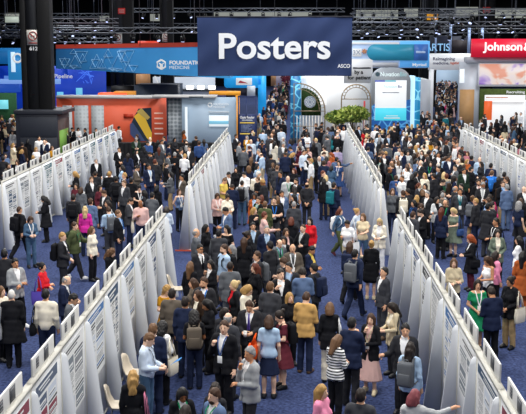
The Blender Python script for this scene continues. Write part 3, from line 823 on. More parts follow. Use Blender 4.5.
# blue Foundation Medicine ring sign
def ring_sign():
    Y=72
    t=thing('hanging_ring_sign','blue hanging ring sign with pale triangle lines and a white hexagon emblem','sign',(0,0,0))
    # long side angled: far left corner further away
    aL,aL2=at(56,48.6,86),at(56,68.5,86); aR,aR2=at(230,46.5,Y),at(230,78.5,Y)
    m=MB(); n=24
    for k in range(n):
        u0,u1=k/n,(k+1)/n
        m.quad(aL2.lerp(aR2,u0),aL2.lerp(aR2,u1),aL.lerp(aR,u1),aL.lerp(aR,u0))
    b=Vector((0,5,0)); m.quad(aL2+b,aL2,aL,aL+b); m.quad(aR2,aR2+b,aR+b,aR); m.quad(aR2+b,aL2+b,aL+b,aR+b)
    ng=bpy.data.materials.new('ring_blue'); ng.use_nodes=True; nt=ng.node_tree; bs=nt.nodes['Principled BSDF']
    tc=nt.nodes.new('ShaderNodeTexCoord'); sx=nt.nodes.new('ShaderNodeSeparateXYZ'); mr=nt.nodes.new('ShaderNodeMapRange'); rp=nt.nodes.new('ShaderNodeValToRGB')
    mr.inputs['From Min'].default_value=aL.x; mr.inputs['From Max'].default_value=aR.x
    rp.color_ramp.elements[0].color=lin('164b78'); rp.color_ramp.elements[1].color=lin('3c93d2')
    nt.links.new(tc.outputs['Object'],sx.inputs[0]); nt.links.new(sx.outputs[0],mr.inputs[0]); nt.links.new(mr.outputs[0],rp.inputs[0])
    nt.links.new(rp.outputs[0],bs.inputs['Base Color']); nt.links.new(rp.outputs[0],bs.inputs['Emission Color']); bs.inputs['Emission Strength'].default_value=.3
    m.build('ring_panel',ng,t)
    m=MB(); up=Vector((0,0,.32)); f=Vector((0,-.06,0))
    m.quad(aL+f,aR+f,aR+up+f,aL+up+f,0); m.quad(aL+up+f,aR+up+f,aR+up+b,aL+up+b,0); m.build('red_edge',mat('edge_red','9c3324',.6,emit=.15),t)
    # triangle line work
    d=(aR2-aL2); 
    def P(u,v): 
        q=aL2.lerp(aR2,u); return q+(aL.lerp(aR,u)-q)*v+Vector((0,-.07,0))
    m=MB()
    tri=[]
    for (u,v,s,fl) in ((.06,.5,.07,1),(.13,.12,.08,0),(.17,.85,.08,1),(.27,.1,.09,0),(.4,.08,.09,0),(.45,.9,.09,1),(.06,.2,.05,0),(.12,.2,.05,1),(.12,.75,.05,0),(.18,.4,.05,0),(.3,.15,.055,0),(.34,.62,.055,0),(.395,.15,.055,1),(.44,.45,.055,0),(.37,.15,.055,1),(.46,.05,.05,0),(.26,.5,.05,1),(.42,.85,.05,1),(.49,.3,.05,1),(.33,.1,.09,0)):
        hgt=s*10*(1 if not fl else -1)
        pts=[P(u-s/2,v),P(u+s/2,v),P(u,min(.97,max(.03,v+hgt*.7)))]
        m.tube(pts+[pts[0]],.025,0,4)
    m.build('triangle_pattern',mat('line_pale','86b4d6',.6,emit=.25),t)
    u=lambda x:(at(x,60,75).x-aL.x)/(aR.x-aL.x)
    # hexagon emblem and words
    def emb(cx,cy,r,Y2):
        c=at(cx,cy,Y2); R=r/F_PX*Y2; m=MB()
        h=[(c.x+R*math.sin(PI/3*k),Y2,c.z+R*math.cos(PI/3*k)) for k in range(7)]
        m.tube(h[:3]+[h[3]],.07,0,5); m.tube(h[3:],.07,0,5)
        m.tube([(c.x-R*.15,Y2,c.z-R*.8),(c.x-R*.15,Y2,c.z+.05*R),(c.x-R*.5,Y2,c.z+R*.25)],.06,0,5); m.tube([(c.x+R*.15,Y2,c.z-R*.8),(c.x+R*.15,Y2,c.z+.05*R),(c.x+R*.5,Y2,c.z+R*.25)],.06,0,5)
        m.build('emblem',WL,t)
    emb(161.3,64.5,4.6,74.2)
    words('FOUNDATION',169.5,60.6,205,64.6,74.0,WL,t,.03); words('MEDICINE',169.5,65.8,189.5,69,74.0,WL,t)
    for x in (75,140,200): 
        q=at(x,46,78); MB().tube([(q.x,78,q.z),(q.x,78,25.9)],.03,0,5).build('hanging_cable',paint('2f3338'),t)
ring_sign()

def booth(name,lab,Y,x=0,cat='exhibition booth'): return thing(name,lab,cat,(0,0,0))
# far left blue booth
t=booth('exhibition_booth','deep blue booth wall reading Pipeline at the far left',88)
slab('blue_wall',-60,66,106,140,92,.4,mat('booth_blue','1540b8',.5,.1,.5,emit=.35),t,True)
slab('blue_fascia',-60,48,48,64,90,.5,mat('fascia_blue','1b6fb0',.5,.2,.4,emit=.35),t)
slab('light_band',-60,79,60,84,90.5,.3,glow('7fa6e8',.8),t)
slab('white_counter',-40,84,19,92,89.5,.5,glow('2f63d8',.5),t)
words('Pipeline',54.5,74,72.5,79.5,91.9,WL,t,.01)
bars(1,4,74.5,21,80,91.9,glow('5f8de0',.8),t)
m=MB()
rg=random.Random(3)
for k in range(16):
    p=at(76+rg.random()*18,70+rg.random()*14,91.9); q=at(76+rg.random()*18,70+rg.random()*14,91.9); m.tube([p,q],.03,0,4)
m.build('line_map',glow('4f7ff0',.9),t)
for (x,y) in ((57,96),(76,92)): slab('info_screen',x,y-4,x+6,y+5,91.6,.2,glow('74c8ea',.9),t)
# cyan hanging screen with a ring letter
t=thing('hanging_screen','cyan and white hanging screen at the far left edge','screen',(0,0,0))
slab('screen_panel',8,50,24,80,86,.4,glow('2c86c8',.7),t); slab('screen_glow',11,52,15,72,85.9,.1,glow('cfeaff',.9),t)
m=MB(); c=at(17.5,58,85.8); m.tube([(c.x+.35*math.cos(2*PI*k/16),85.8,c.z+.35*math.sin(2*PI*k/16)) for k in range(17)],.09,0,5); m.build('ring_letter',WL,t)
t=thing('moss_screen_wall','green moss wall with a cyan screen at the far left','booth wall',(0,0,0))
slab('moss_panel',-14,93,16,140,80,.4,mat('moss_dark','1f4a2c',.9,.5,8.),t,True); slab('screen',-3,100,8,109,79.9,.1,glow('78d3e0',.9),t)
# orange booth
t=booth('exhibition_booth','orange booth wall with grey mesh panels',68)
t['label']='orange booth wall with grey mesh panels and a yellow and black graphic'
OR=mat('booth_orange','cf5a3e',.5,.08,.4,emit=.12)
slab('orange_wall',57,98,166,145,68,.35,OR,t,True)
slab('top_ledge',56,95.8,160,98.6,67.6,1.2,mat('ledge_grey','b9babb',.5),t)
def hexmat():
    m=bpy.data.materials.new('hex_mesh'); m.use_nodes=True; nt=m.node_tree; b=nt.nodes['Principled BSDF']
    tc=nt.nodes.new('ShaderNodeTexCoord'); v=nt.nodes.new('ShaderNodeTexVoronoi'); v.inputs['Scale'].default_value=4; v.inputs['Randomness'].default_value=.15
    r=nt.nodes.new('ShaderNodeValToRGB'); r.color_ramp.elements[0].color=lin('737c84'); r.color_ramp.elements[1].color=lin('b4bcc2'); r.color_ramp.elements[0].position=.25; r.color_ramp.elements[1].position=.6
    nt.links.new(tc.outputs['Object'],v.inputs['Vector']); nt.links.new(v.outputs['Distance'],r.inputs[0]); nt.links.new(r.outputs[0],b.inputs['Base Color']); return m
HX=hexmat()
for (a,b) in ((63,72.2),(74.5,88.5),(91.5,104)): slab('mesh_panel',a,105.5,b,145,67.9,.08,HX,t,True)
X0,Z0,X1,Z1=rect(130,107,165,141,67.9)
m=MB(); u=lambda a,b:(X0+(X1-X0)*a,67.88-.0,Z0+(Z1-Z0)*b)
def poly(pts,i,l): m.add([(u(a,b)[0],67.88-.012*l,u(a,b)[2]) for a,b in pts],[tuple(range(len(pts)))],i)
poly([(.05,.55),(.25,.95),(.62,.98),(.62,.0),(.3,.0)],0,1)
poly([(.12,.72),(.34,.92),(.62,.25),(.62,.0),(.5,.05)],1,2)
poly([(.0,.5),(.08,.55),(.3,.2),(.42,.0),(.2,.0),(.0,.2)],2,2)
poly([(.2,.86),(.34,.97),(.58,.7),(.5,.62)],3,3)
for k in range(5): poly([(.7,.84-.15*k),(.95,.84-.15*k),(.95,.80-.15*k),(.7,.80-.15*k)],4,1)
m.build('wall_graphic',[mat('graphic_dark','1f3040',.5),mat('graphic_yellow','d9b23a',.5,emit=.1),mat('graphic_blue','3f4f78',.5),mat('graphic_pale','b9a45a',.5),paint('f0c9bb')],t)
slab('caption_box',123.5,114,133,118,67.86,.02,mat('caption_red','b83a24',.5),t)
t=thing('orange_counter','orange-lit counter top above the orange booth','counter',(0,0,0))
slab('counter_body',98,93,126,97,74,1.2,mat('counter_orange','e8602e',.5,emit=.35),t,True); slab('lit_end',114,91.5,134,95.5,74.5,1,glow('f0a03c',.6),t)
t=thing('storage_block','dark navy block wall behind the orange booth','booth wall',(0,0,0))
slab('block',134,85,177,96,80,4,mat('block_navy','1d2a3c',.5),t,True); slab('dark_bay',111,86,134,95,81,2,paint('16171a'),t)
t=thing('booth_backdrop','pale backdrop wall with red and white stripes under the blue ring','booth wall',(0,0,0))
slab('backdrop',153,77,215,98,100,.4,mat('backdrop_pale','b5bcc6',.5,.06,.4,emit=.15),t); slab('warm_panel',136,74,150,92,99,.3,mat('panel_wood','a87a50',.6,.2,2.),t)
m=MB()
for k,(a,b) in enumerate(((154,158),(159.5,163.5))):
    p=[at(a,76,99.8),at(a+2,76,99.8),at(b+1,84,99.8),at(b,84,99.8)]; m.add(p,[(0,1,2,3)])
m.build('white_stripes',WL,t)
p=[at(163,84,99.8),at(166,76,99.8),at(172,76,99.8),at(168,84,99.8)]; MB().add(p,[(0,1,2,3)]).build('red_stripe',paint('b23a2a'),t)
m=MB()
for x in (176,190,201,212): 
    c=at(x,87.5,99.6); m.bbox(c.x-.35,99.4,c.z-.18,c.x+.35,99.6,c.z+.18,.05)
m.build('row_lamp',glow('ffffff',2.5),t)
slab('shelf_dark',175,89,216,91.5,99.5,.4,paint('3a4046'),t)
# pale blue grey Foundation booth
t=booth('exhibition_booth','pale blue grey booth with a small white screen and mesh panels',66)
slab('mesh_panel',168,98.5,183,146,66.8,.3,HX,t,True)
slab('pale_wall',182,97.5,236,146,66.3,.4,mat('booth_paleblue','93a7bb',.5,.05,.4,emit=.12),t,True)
slab('light_post',185,107,187.4,146,66.1,.2,glow('e3ecf2',.8),t,True)
slab('upper_ledge',152,95.5,216,98,66,1.4,mat('ledge_grey','b9babb',.5),t)
slab('dark_ledge',189,96.4,203,98,65.9,.1,paint('4a525a'),t)
slab('wall_screen',209,115.5,228.5,126.5,66.2,.1,glow('e7f2f8',.9),t); slab('screen_band',209,121,228.5,124,66.1,.1,glow('7cc0dc',.8),t)
c=at(210,105,66.2); m=MB(); m.tube([(c.x+.14*math.cos(PI/3*k),66.2,c.z+.14*math.sin(PI/3*k)) for k in range(7)],.03,0,4); m.build('emblem',WL,t)
words('FOUNDATION',213.5,103,228.5,105.2,66.2,WL,t); words('MEDICINE',213.5,106,225,107.8,66.2,WL,t); bars(3,208.5,110.5,229,113.2,66.2,glow('cfdbe6',.5),t)
t=thing('gold_frame','gold edged portal frame behind the pale blue booth','frame',(0,0,0))
GD=mat('gold_amber','d9932f',.45,.08,2.,emit=.3)
slab('beam',209,91.4,240,95.2,70,.8,GD,t); slab('post',235.5,95,239,140,70,.8,GD,t,True); slab('post',209.5,95,211,100,70,.8,GD,t)
# black drape counter
m=MB(); X0,Z0,X1,Z1=rect(118,143.5,236,160,62.8); n=90; V=[]
for z in (0.02,Z1):
    for k in range(n+1): V.append((X0+(X1-X0)*k/n,62.8+.05*math.sin(k*1.9),z))
    
m.add(V,[(k,k+1,n+2+k,n+1+k) for k in range(n)]); m.box(X0,62.85,Z1-.03,X1,63.6,Z1)
tag(m.build('draped_barrier',mat('drape_black','17171a',.8)),'long black draped barrier in front of the orange and blue booths','barrier')
# navy kiosk frame
t=thing('navy_kiosk','navy kiosk frame with an open top and a lettered lower panel','kiosk',(0,0,0))
NV=mat('kiosk_navy','24325e',.5,.05,1.)
slab('panel',238.3,114.5,256,147,66,.25,NV,t,True)
for (a,b) in ((237.8,239),(246,246.8),(255.6,256.8)): slab('post',a,96.5,b,147,66,.25,NV,t,True)
slab('top_rail',237.8,96,256.8,97.2,66,.25,NV,t)
words('Oasis Reader',240,116,254.5,118.6,65.98,WL,t,.02); bars(2,242,119.2,252.5,121,65.98,glow('cfd6e2',.5),t)
for y in (122.2,133.2): slab('yellow_rule',240,y,254.5,y+1.2,65.97,.02,glow('e0c25a',.6),t)
m=MB()
for k in range(6):
    a=rect(241,125+k*1.25,252-k%3*1.5,125.5+k*1.25,65.97); m.box(a[0],65.96,a[1],a[2],65.99,a[3])
m.build('print_lines',paint('7f8fb5'),t)
# blue arch booth with white screen
t=thing('blue_arch','bright blue curved booth header with a white screen behind the kiosk','booth wall',(0,0,0))
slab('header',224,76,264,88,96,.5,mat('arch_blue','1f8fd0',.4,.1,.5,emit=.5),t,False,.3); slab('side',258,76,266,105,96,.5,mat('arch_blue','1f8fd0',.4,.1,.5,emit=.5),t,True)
slab('screen',236,78,252,85,95.9,.1,WL,t); p=[at(238,83,95.8),at(240,80.5,95.8),at(246,82.5,95.8),at(248,83.5,95.8)]; MB().add(p,[(0,1,2,3)]).build('red_mark',paint('c23a4a'),t)
slab('dark_opening',226,88,258,97,96.3,.3,paint('2a2833'),t); slab('white_cupboard',247,86,255,97,95,.6,mat('cupboard','c9d0d8',.5),t)
t=thing('lilac_wall','tan and lilac wall strip with dark red flowers above the centre aisle','booth wall',(0,0,0))
slab('tan_strip',271,70,276,86,152,.3,mat('strip_tan','b98d68',.5),t); slab('lilac_strip',276,70,290,86,152,.3,mat('strip_lilac','c9bfd0',.5),t)
m=MB(); rg=random.Random(5)
for k in range(16):
    c=at(285+rg.gauss(0,2),79+rg.gauss(0,2.4),151.6); r=.26+.14*rg.random()
    for q in range(5): 
        a=2*PI*q/5; m.tube([(c.x,151.6,c.z),(c.x+r*math.cos(a),151.5,c.z+r*math.sin(a))],[.05,.12],0,5)
m.build('flowers',paint('6b2338'),t)
# blue patterned pillar
def swirl(name,a,b):
    m=bpy.data.materials.new(name); m.use_nodes=True; nt=m.node_tree; bs=nt.nodes['Principled BSDF']
    tc=nt.nodes.new('ShaderNodeTexCoord'); v=nt.nodes.new('ShaderNodeTexVoronoi'); v.feature='DISTANCE_TO_EDGE'; v.inputs['Scale'].default_value=1.6
    r=nt.nodes.new('ShaderNodeValToRGB'); r.color_ramp.elements[0].position=.03; r.color_ramp.elements[1].position=.09; r.color_ramp.elements[0].color=lin(b); r.color_ramp.elements[1].color=lin(a)
    nt.links.new(tc.outputs['Object'],v.inputs['Vector']); nt.links.new(v.outputs[0],r.inputs[0])
    nt.links.new(r.outputs[0],bs.inputs['Base Color']); nt.links.new(r.outputs[0],bs.inputs['Emission Color']); bs.inputs['Emission Strength'].default_value=.25; return m
SW=swirl('swirl_blue','12669c','6cbfe0')
t=thing('patterned_pillar','teal blue patterned pillar left of the gold cage arch','pillar',(0,0,0))
slab('pillar_body',290.5,75,301,150,74.2,.5,SW,t,True); slab('pillar_base',290,138,301,150,74.1,.7,paint('1f3b52'),t,True)
# white Natera-like wall with moss panel
t=booth('exhibition_booth','white booth wall with a half arch moss panel and round white emblem',74)
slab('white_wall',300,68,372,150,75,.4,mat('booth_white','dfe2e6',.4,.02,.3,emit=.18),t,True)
slab('bright_panel',318,84,326.5,105,74.8,.1,glow('ffffff',.9),t)
X0,Z0,X1,Z1=rect(301.4,88,321,115.5,74); m=MB(); pts=[(X0,Z0),(X1,Z0)]
hh=Z1-Z0; ww=X1-X0
for k in range(13): a=PI/2*k/12; pts.append((X0+ww*math.cos(a)*.98 if k else X1,Z0+hh*.35+hh*.65*math.sin(a)))
m.prism(pts,73.9,74.2); m.build('moss_panel',mat('moss_green','1f3812',.95,.4,14.,bump=.6),t)
c=at(310,102,73.8); m=MB(); n=24; m.add([(c.x+.42*math.cos(2*PI*k/n),73.85,c.z+.42*math.sin(2*PI*k/n)) for k in range(n)],[tuple(range(n))]); m.build('emblem_disc',mat('disc_white','d7dde4',.4,emit=.2),t)
m=MB()
for q in range(6):
    a=PI/3*q; m.tube([(c.x+.17*math.cos(a)+.16*math.cos(2*PI*k/10),73.82,c.z+.17*math.sin(a)+.16*math.sin(2*PI*k/10)) for k in range(11)],.018,0,4)
m.tube([(c.x+.38*math.cos(2*PI*k/20),73.82,c.z+.38*math.sin(2*PI*k/20)) for k in range(21)],.02,0,4)
m.build('emblem_rings',paint('7f9bb8'),t)
t2=thing('ceiling_lamp_row','two soft lamps under the top of the white booth','lamp',(0,0,0))
for x in (310,332): slab('lamp_glow',x-5,75,x+5,77,74.5,.3,glow('ffffff',1.8),t2)
slab('grey_panel',344,60,372.5,83,74.95,.06,mat('panel_grey','c4c6cb',.5,emit=.12),t)  # grey lightened and given faint emission to offset the shade on it
bars(2,353,66.5,371,69.4,74.9,paint('33363c'),t); words('by a',354.5,70,363.2,75.2,74.9,paint('1c1e22'),t,.03); words('for patient',347.5,75.6,371,80.6,74.9,paint('1c1e22'),t,.03)
# gold cage arches
def cage(cx,w_,ytop,ybot,Y,lab,quarter=False):
    t=thing('cage_arch',lab,'arch',(0,0,0)); L=at(cx-w_/2,100,Y).x; R=at(cx+w_/2,100,Y).x; zt=at(cx,ytop,Y).z; r=(R-L)/2; zs=zt-r; C0=(L+R)/2; ph=PI
    if quarter: r=R-L-.25; zs=zt-r; C0=L+.25; ph=PI/2
    G_=mat('cage_bronze','9b8a72',.4,metal=.4)
    m=MB(); m.tube([(L,Y,0),(L,Y,zs)]+([(L,Y,zt)] if quarter else [])+[(C0-r*math.cos(PI-ph+ph*k/16),Y,zs+r*math.sin(PI-ph+ph*k/16)) for k in range(1,16)]+[(R,Y,zs),(R,Y,0)],.05,0,6); m.build('arch_rim',G_,t)
    ri=r*.8; m=MB()
    m.tube([(C0-ri*math.cos(PI-ph+ph*k/16),Y,zs+ri*math.sin(PI-ph+ph*k/16)) for k in range(17)],.03,0,5); m.build('inner_rim',G_,t)
    for k in range(1,10):
        x=L+(R-L)*k/10; zz=zs+math.sqrt(max(0,r*r-(x-C0)**2)); MB().tube([(x,Y,0.05),(x,Y,min(zs*.55 if not quarter else at(310,115.5,Y).z,zz))],.028,0,5).build('bar',mat('cage_pale','e5e1da',.4,emit=.1),t)
    m=MB()
    for k in range(1,12):
        a=PI-ph+ph*k/12; m.tube([(C0-ri*math.cos(a),Y,zs+ri*math.sin(a)),(C0-r*math.cos(a),Y,zs+r*math.sin(a))],.022,0,5)
    m.build('spokes',G_,t)
    for z in (zs,zs*.55): MB().tube([(L,Y,z),(R,Y,z)],.03,0,5).build('cross_rail',G_,t)
cage(309.5,31,83.5,138,73,'bronze cage arch in front of the round moss emblem',True)
cage(356,29,84.5,130,72.6,'bronze cage arch behind the shrub, left of the white screen kiosk')
slab_t=thing('red_pole','slim red pole inside the right cage arch','pole',(0,0,0)); slab('pole',363.5,101,365.3,125,73.6,.1,paint('b3323c'),slab_t,True)
# shrub at the cage
def shrub(x,y,Y,r,lab):
    c=at(x,y,Y); t=thing('potted_shrub',lab,'plant',(c.x,Y,0)); rg=random.Random(int(x)); m=MB(); st=MB()
    MB().tube([(0,0,0),(0,0,.5)],[.28,.36],0,14).build('planter',paint('8b8d90'),t,True)
    for k in range(14):
        a=rg.random()*2*PI; e=(r*.7*math.cos(a),r*.5*math.sin(a),c.z+r*(rg.random()-.5)*1.4); st.tube([(0,0,.45),(e[0]*.4,e[1]*.4,c.z*.6),e],[.03,.02,.008],0,4)
    for k in range(900):
        a=rg.random()*2*PI; b=math.acos(2*rg.random()-1); R=r*rg.random()**.4
        p=Vector((R*math.sin(b)*math.cos(a)*1.9,R*math.sin(b)*math.sin(a),c.z+R*math.cos(b)*1.0))
        d=Vector((rg.gauss(0,1),rg.gauss(0,1),rg.gauss(0,.6))).normalized(); q=d.cross(Vector((rg.random(),rg.random(),rg.random()))).normalized(); L=.12+.1*rg.random()
        m.quad(p-d*L,p+q*L*.4,p+d*L,p-q*L*.4,0 if k%2 else 1)
    st.build('branches',paint('4a3c2a'),t); m.build('foliage',[mat('leaf_green','5f7f38',.6,.2,6.),mat('leaf_lime','b5c466',.6,.2,6.)],t)
shrub(354,114,71,.6,'leafy green shrub in front of the right cage arch')
shrub(338,117,69.2,.45,'lime green shrub behind the far end of the middle right row')

# white screen kiosk
t=thing('screen_kiosk','tall rounded grey kiosk with a white and cyan screen','kiosk',(0,0,0))
Y=73; X0,Z0,X1,Z1=rect(371.5,68,410,150,Y); Z0=0
m=MB(); r=.95; pts=[(X0,Z0),(X1,Z0)]
for k in range(9): a=PI/2*k/8; pts.append((X1-r+r*math.cos(a),Z1-r+r*math.sin(a)))
for k in range(9): a=PI/2+PI/2*k/8; pts.append((X0+r+r*math.cos(a),Z1-r+r*math.sin(a)))
m.prism(pts,Y,Y+1.6); m.build('kiosk_body',mat('kiosk_grey','8f969f',.4,.03,.5,emit=.05),t)
m=MB()
X0b,Z0b,X1b,Z1b=rect(371.5,99,410,150,Y-.02); m.add([(X0b,Y-.02,0),(X1b,Y-.02,0),(X1b,Y-.02,Z1b),(X1b-.35,Y-.02,Z1b-.1),(X1b-.5,Y-.02,Z1b-.9),(X0b+.35,Y-.02,Z1b-.9),(X0b+.25,Y-.02,Z1b-.3),(X0b,Y-.02,Z1b-.5)],[(0,1,2,3,4,5,6,7)])
m.build('blue_swirl_panel',swirl('swirl_deep','0f5aa8','56a4dc'),t)
slab('screen',375,80.3,406.3,120.5,Y-.06,.04,glow('f5f9fc',.8),t); slab('screen_cyan',375,108,406.3,120.5,Y-.08,.02,glow('52d6ee',.85),t)
slab('tab_blue',375,80.3,385,81.8,Y-.08,.02,glow('4c62c8',.7),t); slab('tab_cyan',385,80.3,396,81.8,Y-.08,.02,glow('7fd3e4',.7),t)
words('Nuvation',380.5,72,399.3,76.4,Y-.04,glow('eafcff',.8),t,.02); words('Bio',400,72,406.8,76.4,Y-.04,glow('a8d3da',.6),t,.02)
c=at(377.6,74.2,Y-.04); m=MB(); n=16; m.add([(c.x+.16*math.cos(2*PI*k/n),Y-.04,c.z+.16*math.sin(2*PI*k/n)) for k in range(n)],[tuple(range(n))]); m.build('emblem',paint('4b6472'),t)
words('Nuvation',384,85.2,397,87.8,Y-.08,glow('9ad6d8',.8),t); words('Bio',398,85.2,401.8,87.8,Y-.08,paint('5a6fa8'),t,.02)
bars(2,382.5,91.8,399.2,93.3,Y-.08,paint('8a93a8'),t)
bars(3,386,115.2,398,116.5,Y-.1,WL,t); bars(3,384,117,400,119,Y-.1,WL,t)
slab('light_edge',410,76,414.5,150,Y+.4,1.2,glow('bfeaff',1.0),t,True)
slab('side_panel',414.5,78,420,150,Y+.5,2.5,swirl('swirl_side','1a86b8','7fd0ea'),t,True)
t=thing('white_booth_wall','plain white booth wall behind the kiosk, beside the right aisle','booth wall',(0,0,0))
slab('wall',419,80,430,140,88,6,mat('booth_white2','d4d8dd',.4,emit=.12),t,True)
# blue ring sign above
t=thing('hanging_ring_sign','pale blue hanging ring sign with a long teal pill shape','sign',(0,0,0)); Y=82
slab('ring_panel',340,40.5,430,68,Y,3.5,mat('ring_pale','9fb6d6',.4,.05,.3,emit=.3),t,False,.25)
slab('blue_end',400,41,429.6,67.5,Y-.05,.1,mat('ring_sky','5ca6e6',.4,.1,.3,emit=.45),t)
slab('light_strip',340,42.4,399,44.2,Y-.08,.06,WL,t); slab('light_strip',340,58.8,399,60.4,Y-.08,.06,WL,t); slab('grey_strip',352,62.5,398,67.5,Y-.07,.05,paint('b9bbc2'),t)
a=rect(367,44.2,428,60.5,Y-.1); m=MB(); rr=(a[3]-a[1])/2; pts=[]
for k in range(13): q=PI/2+PI*k/12; pts.append((a[0]+rr+rr*math.cos(q),(a[1]+a[3])/2+rr*math.sin(q)))
pts+=[(a[2],a[1]),(a[2],a[3])]; m.prism(pts,Y-.14,Y-.08); m.build('teal_pill',mat('pill_teal','2f87a4',.4,.05,.3,emit=.25),t)
slab('navy_block',414,44.2,428,60.5,Y-.17,.03,mat('pill_blue','3b66ac',.4,emit=.25),t); bars(1,416,50,425.5,54,Y-.19,glow('a9c2e6',.6),t)
slab('white_box',352.5,48.5,361.5,56.5,Y-.12,.05,WL,t); words('3X',353,50.2,360.5,54.6,Y-.14,paint('8b98ab'),t,.01)
m=MB(); c=at(364.3,51.3,Y-.14)
for q in range(6): m.tube([(c.x,Y-.14,c.z),(c.x+.2*math.cos(PI/3*q+.3),Y-.14,c.z+.2*math.sin(PI/3*q+.3))],[.03,.07],0,5)
m.build('flower_mark',paint('c98a5c'),t)
words('Myriad',412.5,63.2,426.3,67,Y-.1,WL,t,.02)
# novartis tower and letters
t=thing('lattice_tower','dark navy tower with white posts carrying pale blue letters','sign tower',(0,0,0))
slab('dark_wall',430,36,470,54,100,.4,mat('tower_navy','161b2c',.6),t)
for (a,b) in ((435.4,436.8),(449.6,451.8),(468,470.4),(481,483.4)): slab('post',a,20 if a<460 else 28,b,53,99,.3,mat('post_white','8fa3c8',.5,emit=.15),t)
slab('grey_panel',452,40,468,52,99.6,.3,paint('3a3436'),t)
words('NOVARTIS',404,43.5,450,51,98.8,glow('8fc0ea',.8),t,.012)
t=thing('white_portal','white portal wall lettered Reimagining medicine over the right aisle','booth wall',(0,0,0)); Y=95
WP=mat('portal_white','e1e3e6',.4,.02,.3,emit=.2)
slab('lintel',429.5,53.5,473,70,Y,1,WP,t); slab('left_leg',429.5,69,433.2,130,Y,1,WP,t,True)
slab('back_wall',433,69.5,460,110,Y+65,.3,mat('portal_blue','9fb4c8',.5,.03,.3,emit=.4),t,True)  # brightness put into the wall as emission, though it is no lamp
words('Reimagining',433,57.2,455,61.4,Y-.02,paint('474c6c'),t,.02); words('medicine,',433,61.6,449.3,65,Y-.02,paint('474c6c'),t,.02); words('together',450.2,61.6,459.3,65,Y-.02,paint('e0603a'),t,.02)
# right booth
t=booth('exhibition_booth','grey and wood pillar booth with a red lettered header and bright screens',84); Y=84
slab('grey_pillar',459,62,479,150,Y+.6,.6,mat('pillar_grey','c3c8d0',.4,.04,.3,emit=.1),t,True)
slab('wood_panel',459.2,89.5,473.5,150,Y+.5,.2,mat('wood_light','c69a68',.5,.15,2.),t,True)
slab('lit_column',460,69,464.3,83,Y+.5,.2,glow('eef5fb',1.0),t)
slab('header_white',466,57,560,63,Y+.3,1,mat('header_white','c6c9cf',.4),t)
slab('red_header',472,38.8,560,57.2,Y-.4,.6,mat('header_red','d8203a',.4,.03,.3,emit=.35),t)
words('Johnson',483,42.2,522.3,53.2,Y-.42,glow('ffffff',.85),t,.03); words('&Johnson',523.6,42.2,570,53.2,Y-.42,glow('ffffff',.85),t,.03)
# flowing colour screen
def flow():
    m=bpy.data.materials.new('flow_screen'); m.use_nodes=True; nt=m.node_tree; b=nt.nodes['Principled BSDF']
    tc=nt.nodes.new('ShaderNodeTexCoord'); n=nt.nodes.new('ShaderNodeTexNoise'); n.inputs['Scale'].default_value=.3; n.inputs['Detail'].default_value=3; n.inputs['Distortion'].default_value=1.6
    r=nt.nodes.new('ShaderNodeValToRGB'); e=r.color_ramp.elements; e[0].position=.36; e[0].color=lin('7a4fc0'); e[1].position=.64; e[1].color=lin('f0a48a')
    for p,cc in ((.42,'b79ade'),(.48,'f3e6ea'),(.56,'f8e6dc')): q=e.new(p); q.color=lin(cc)
    nt.links.new(tc.outputs['Object'],n.inputs['Vector']); nt.links.new(n.outputs[0],r.inputs[0]); b.inputs['Base Color'].default_value=(.05,.05,.05,1); nt.links.new(r.outputs[0],b.inputs['Emission Color']); b.inputs['Emission Strength'].default_value=.85; return m
slab('colour_screen',479.5,64,560,84.5,Y+.3,.2,flow(),t)
slab('screen_base',478.5,62.8,560,86.5,Y+.35,.4,mat('screen_edge','d7d9dd',.4,emit=.2),t)
slab('moss_wall',479.5,89,560,150,Y+.4,.5,mat('moss_olive','4a5a2a',.9,.5,6.),t,True)
slab('lower_screen',484,95,524.5,150,Y+.3,.1,glow('f3f4f5',.85),t,True); slab('orange_block',484,101,492,120,Y+.25,.05,glow('ee6a34',.75),t)
words('Recruiting',506.5,90.6,525,94.2,Y+.3,WL,t,.03); bars(2,486,96.6,508,98.2,Y+.2,paint('e0885c'),t); slab('grey_rule',492,102.5,524,103.2,Y+.2,.05,paint('b9b4b4'),t)
slab('white_tower',524.5,100,540,150,Y+.1,.4,WP,t,True)

# ------------------------------------------------------------------ overhead trusses and spotlights
TM=mat('truss_grey','7b8088',.45,metal=.3); SM=mat('spot_black','0c0d0f',.4)
def truss(x0,x1,y,Y,lab):
    a=at(x0,y,Y); b=at(x1,y,Y); t=thing('lighting_truss',lab,'truss',(0,0,0)); s=.36
    L=b.x-a.x; z=a.z; m=MB()
    for dy in (0,s):
        for dz in (0,s): m.tube([(a.x,Y+dy,z+dz),(b.x,Y+dy,z+dz)],.035,0,5)
    m.build('chord',TM,t); m=MB(); n=int(L/.6)
    for k in range(n):
        xa=a.x+L*k/n; xb=a.x+L*(k+1)/n
        m.tube([(xa,Y,z),(xb,Y,z+s)] if k%2 else [(xa,Y,z+s),(xb,Y,z)],.02,0,4); m.tube([(xa,Y,z+s),(xb,Y+s,z+s)],.016,0,4)
    m.build('lacing',TM,t)
    for k in range(4):
        x=a.x+L*(k+.5)/4; MB().tube([(x,Y,z),(x,Y,25.9)],.016,0,4).build('hanging_cable',TM,t)
    return a.x,b.x,z
SPOTME=None
